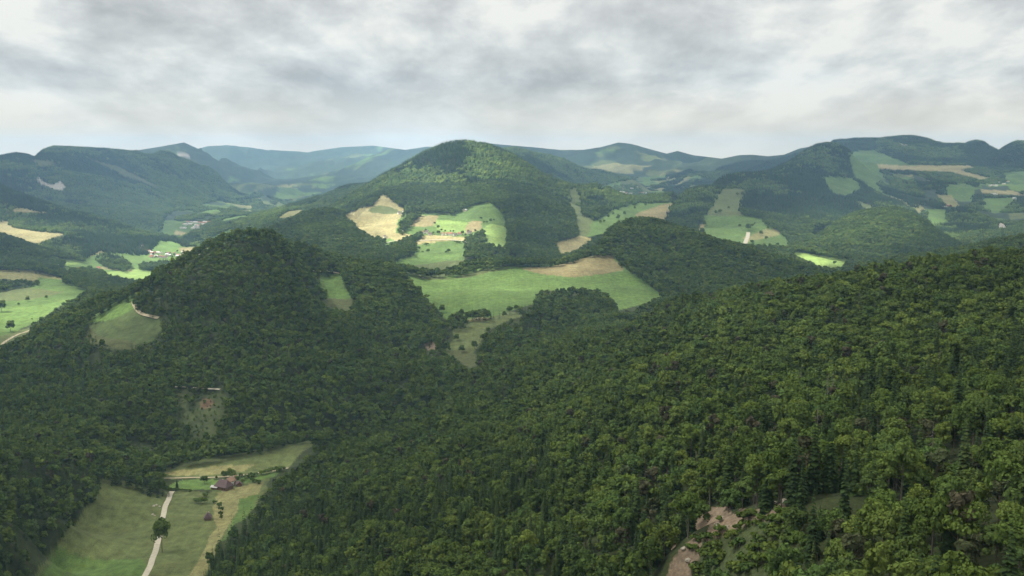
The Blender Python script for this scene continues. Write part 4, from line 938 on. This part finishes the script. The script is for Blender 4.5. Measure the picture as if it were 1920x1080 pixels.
SB = []
for k in range(400):
    px, py = R2.uniform(1240, 1500), R2.uniform(950, 1078)
    if inside(np.array([(1300, 1005), (1380, 975), (1480, 955), (1500, 1020), (1450, 1085), (1290, 1085)]), np.array([px]), np.array([py]))[0] or (1325 < px < 1400 and 950 < py < 1000 and k % 4 == 0): SB.append((px, py))
SB.sort(key=lambda p: p[1]); SB = SB[::max(1, len(SB)//60)]
for k, w in enumerate(('upper', 'lower')): row([(px, py, R2.uniform(1.6, 4.2)) for px, py in SB[k*37:(k+1)*37]], 'bush', '%s of the leafy bushes in the %s part of the bare scar' % ('%s', w), 'bushes in the scar', 230, 1.25)
# ------------------------------------------------------------------ haze
def box_haze():
    x0, x1, y0, y1, z0, z1 = -21200, 21200, -21200, 21200, 330, 1420
    v = [(x, y, z) for z in (z0, z1) for x, y in ((x0, y0), (x1, y0), (x1, y1), (x0, y1))]
    f = [(3, 2, 1, 0), (4, 5, 6, 7), (0, 1, 5, 4), (1, 2, 6, 5), (2, 3, 7, 6), (3, 0, 4, 7)]
    m = bpy.data.materials.new('haze_air'); m.use_nodes = True; nt = m.node_tree; nt.nodes.clear()
    out = nt.nodes.new('ShaderNodeOutputMaterial'); p = nt.nodes.new('ShaderNodeVolumePrincipled')
    p.inputs['Color'].default_value = HAZE_COL; p.inputs['Density'].default_value = HAZE_D; p.inputs['Anisotropy'].default_value = 0.2
    nt.links.new(p.outputs[0], out.inputs['Volume'])
    o = bpy.data.objects.new('haze', mesh_from('haze', v, f, False, [m])); C.objects.link(o); o['kind'] = 'stuff'; o['label'] = 'thin bluish haze over the valleys'
HAZE_D = 4.1e-5; HAZE_COL = (.38, .65, 1.0, 1)
box_haze()

# ------------------------------------------------------------------ unseen cloud layer overhead, its gaps shaped to place shade and sun patches
GAPS = [(480,600,210,170,.17),(700,560,110,70,.2),(1250,470,170,40,.16),(1300,640,420,150,.09), # sunlit places: photo x, y, half width, half height, share of sun let through
 (790,425,150,55,.95),(900,450,80,60,.8),(860,330,140,70,.85),(1640,428,145,55,1.0),(1550,488,60,18,1.0),(300,470,130,34,1.0),(80,440,110,30,.8),
 (230,500,90,25,.9),(80,570,130,40,.55),(960,530,190,28,.42),(1120,490,60,20,.5),(1150,410,110,50,.45),(1400,445,90,26,.3),(620,440,80,45,.55),
 (430,385,160,30,.6),(215,585,50,25,.35),(1880,360,60,30,.22),(1000,305,400,14,.4),(420,880,170,40,.12),(250,990,160,90,.10),(1750,800,450,300,.05)]
def overhead_shade_clouds():
    zc = 4000.0; rmax = (zc-CAMZ)/math.tan(math.radians(10.2))
    xs = np.arange(-16500, 16501, 110.); ys = np.arange(-7000, 16501, 110.); X, Y = np.meshgrid(xs, ys, indexing='ij')
    sx, sy, sz = sun_dir; T = None; gz = np.full(X.shape, 750.)
    for _ in range(3):
        t = (zc-gz)/sz; QX = X-sx*t; QY = Y-sy*t; gz = ground(QX, QY)
    gz = np.maximum(gz, 450); px, py = project(QX, QY, gz+8)
    w = fbm(X/900, Y/900, 201, 4)
    T = np.zeros(X.shape)
    ok = QY > 150
    for cx, cy, rx, ry, a in GAPS:
        d = ((px-cx)/rx)**2+((py-cy)/ry)**2; T = np.maximum(T, a*np.exp(-np.clip(d, 0, 30)**2.2*.8)*ok)
    T = np.clip(T+.13+w*.16*(T > .05)+.05*w, 0.0, 1)
    for cx, cy, rx, ry, a in ((1500,330,150,70,.9),(1700,340,260,60,.7),(150,350,300,60,.8)):  # layer made denser here to darken the right mountains and left ridge
        T *= 1-a*np.exp(-np.clip(((px-cx)/rx)**2+((py-cy)/ry)**2, 0, 30)**2)*ok
    far_ = np.clip((QY-9500)/4000, 0, 1); T = T*(1-far_)+far_*np.clip(.45+w*.9, 0, 1)
    nx, ny = X.shape; Z = zc+fbm(X/1500, Y/1500, 211, 4)*220-(1-T)*120
    ii, jj = np.meshgrid(np.arange(nx-1), np.arange(ny-1), indexing='ij'); a = ii*ny+jj
    cxm, cym = X[:-1, :-1]+55, Y[:-1, :-1]+55; edge = rmax*(1+.12*fbm(cxm/2500, cym/2500, 221, 3))
    keep = (np.hypot(cxm, cym) < edge*.9)
    f = np.stack([a, a+1, a+ny+1, a+ny], -1)[keep]
    used = np.unique(f); mp = np.zeros(nx*ny, int); mp[used] = np.arange(len(used)); co = np.stack([X, Y, Z], -1).reshape(-1, 3)[used]
    m = bpy.data.materials.new('shade_cloud_vapour'); m.use_nodes = True; nt = m.node_tree; nt.nodes.clear(); N = nt.nodes.new; L = nt.links.new
    out = N('ShaderNodeOutputMaterial'); at_ = N('ShaderNodeAttribute'); at_.attribute_name = 'thin'; tr = N('ShaderNodeBsdfTransparent'); tl = N('ShaderNodeBsdfTranslucent'); tl.inputs[0].default_value = (.39, .385, .37, 1)
    mx = N('ShaderNodeMixShader'); L(at_.outputs['Fac'], mx.inputs[0]); L(tl.outputs[0], mx.inputs[1]); L(tr.outputs[0], mx.inputs[2]); L(mx.outputs[0], out.inputs[0])
    me = mesh_from('shade_cloud_layer', co, mp[f], True, [m]); at2 = me.attributes.new('thin', 'FLOAT', 'POINT'); at2.data.foreach_set('value', T.ravel()[used].astype(np.float32))
    o = bpy.data.objects.new('shade_cloud_layer', me); C.objects.link(o); o['kind'] = 'structure'; o['label'] = 'unseen broken cloud layer shaped to shade the hills'
overhead_shade_clouds()
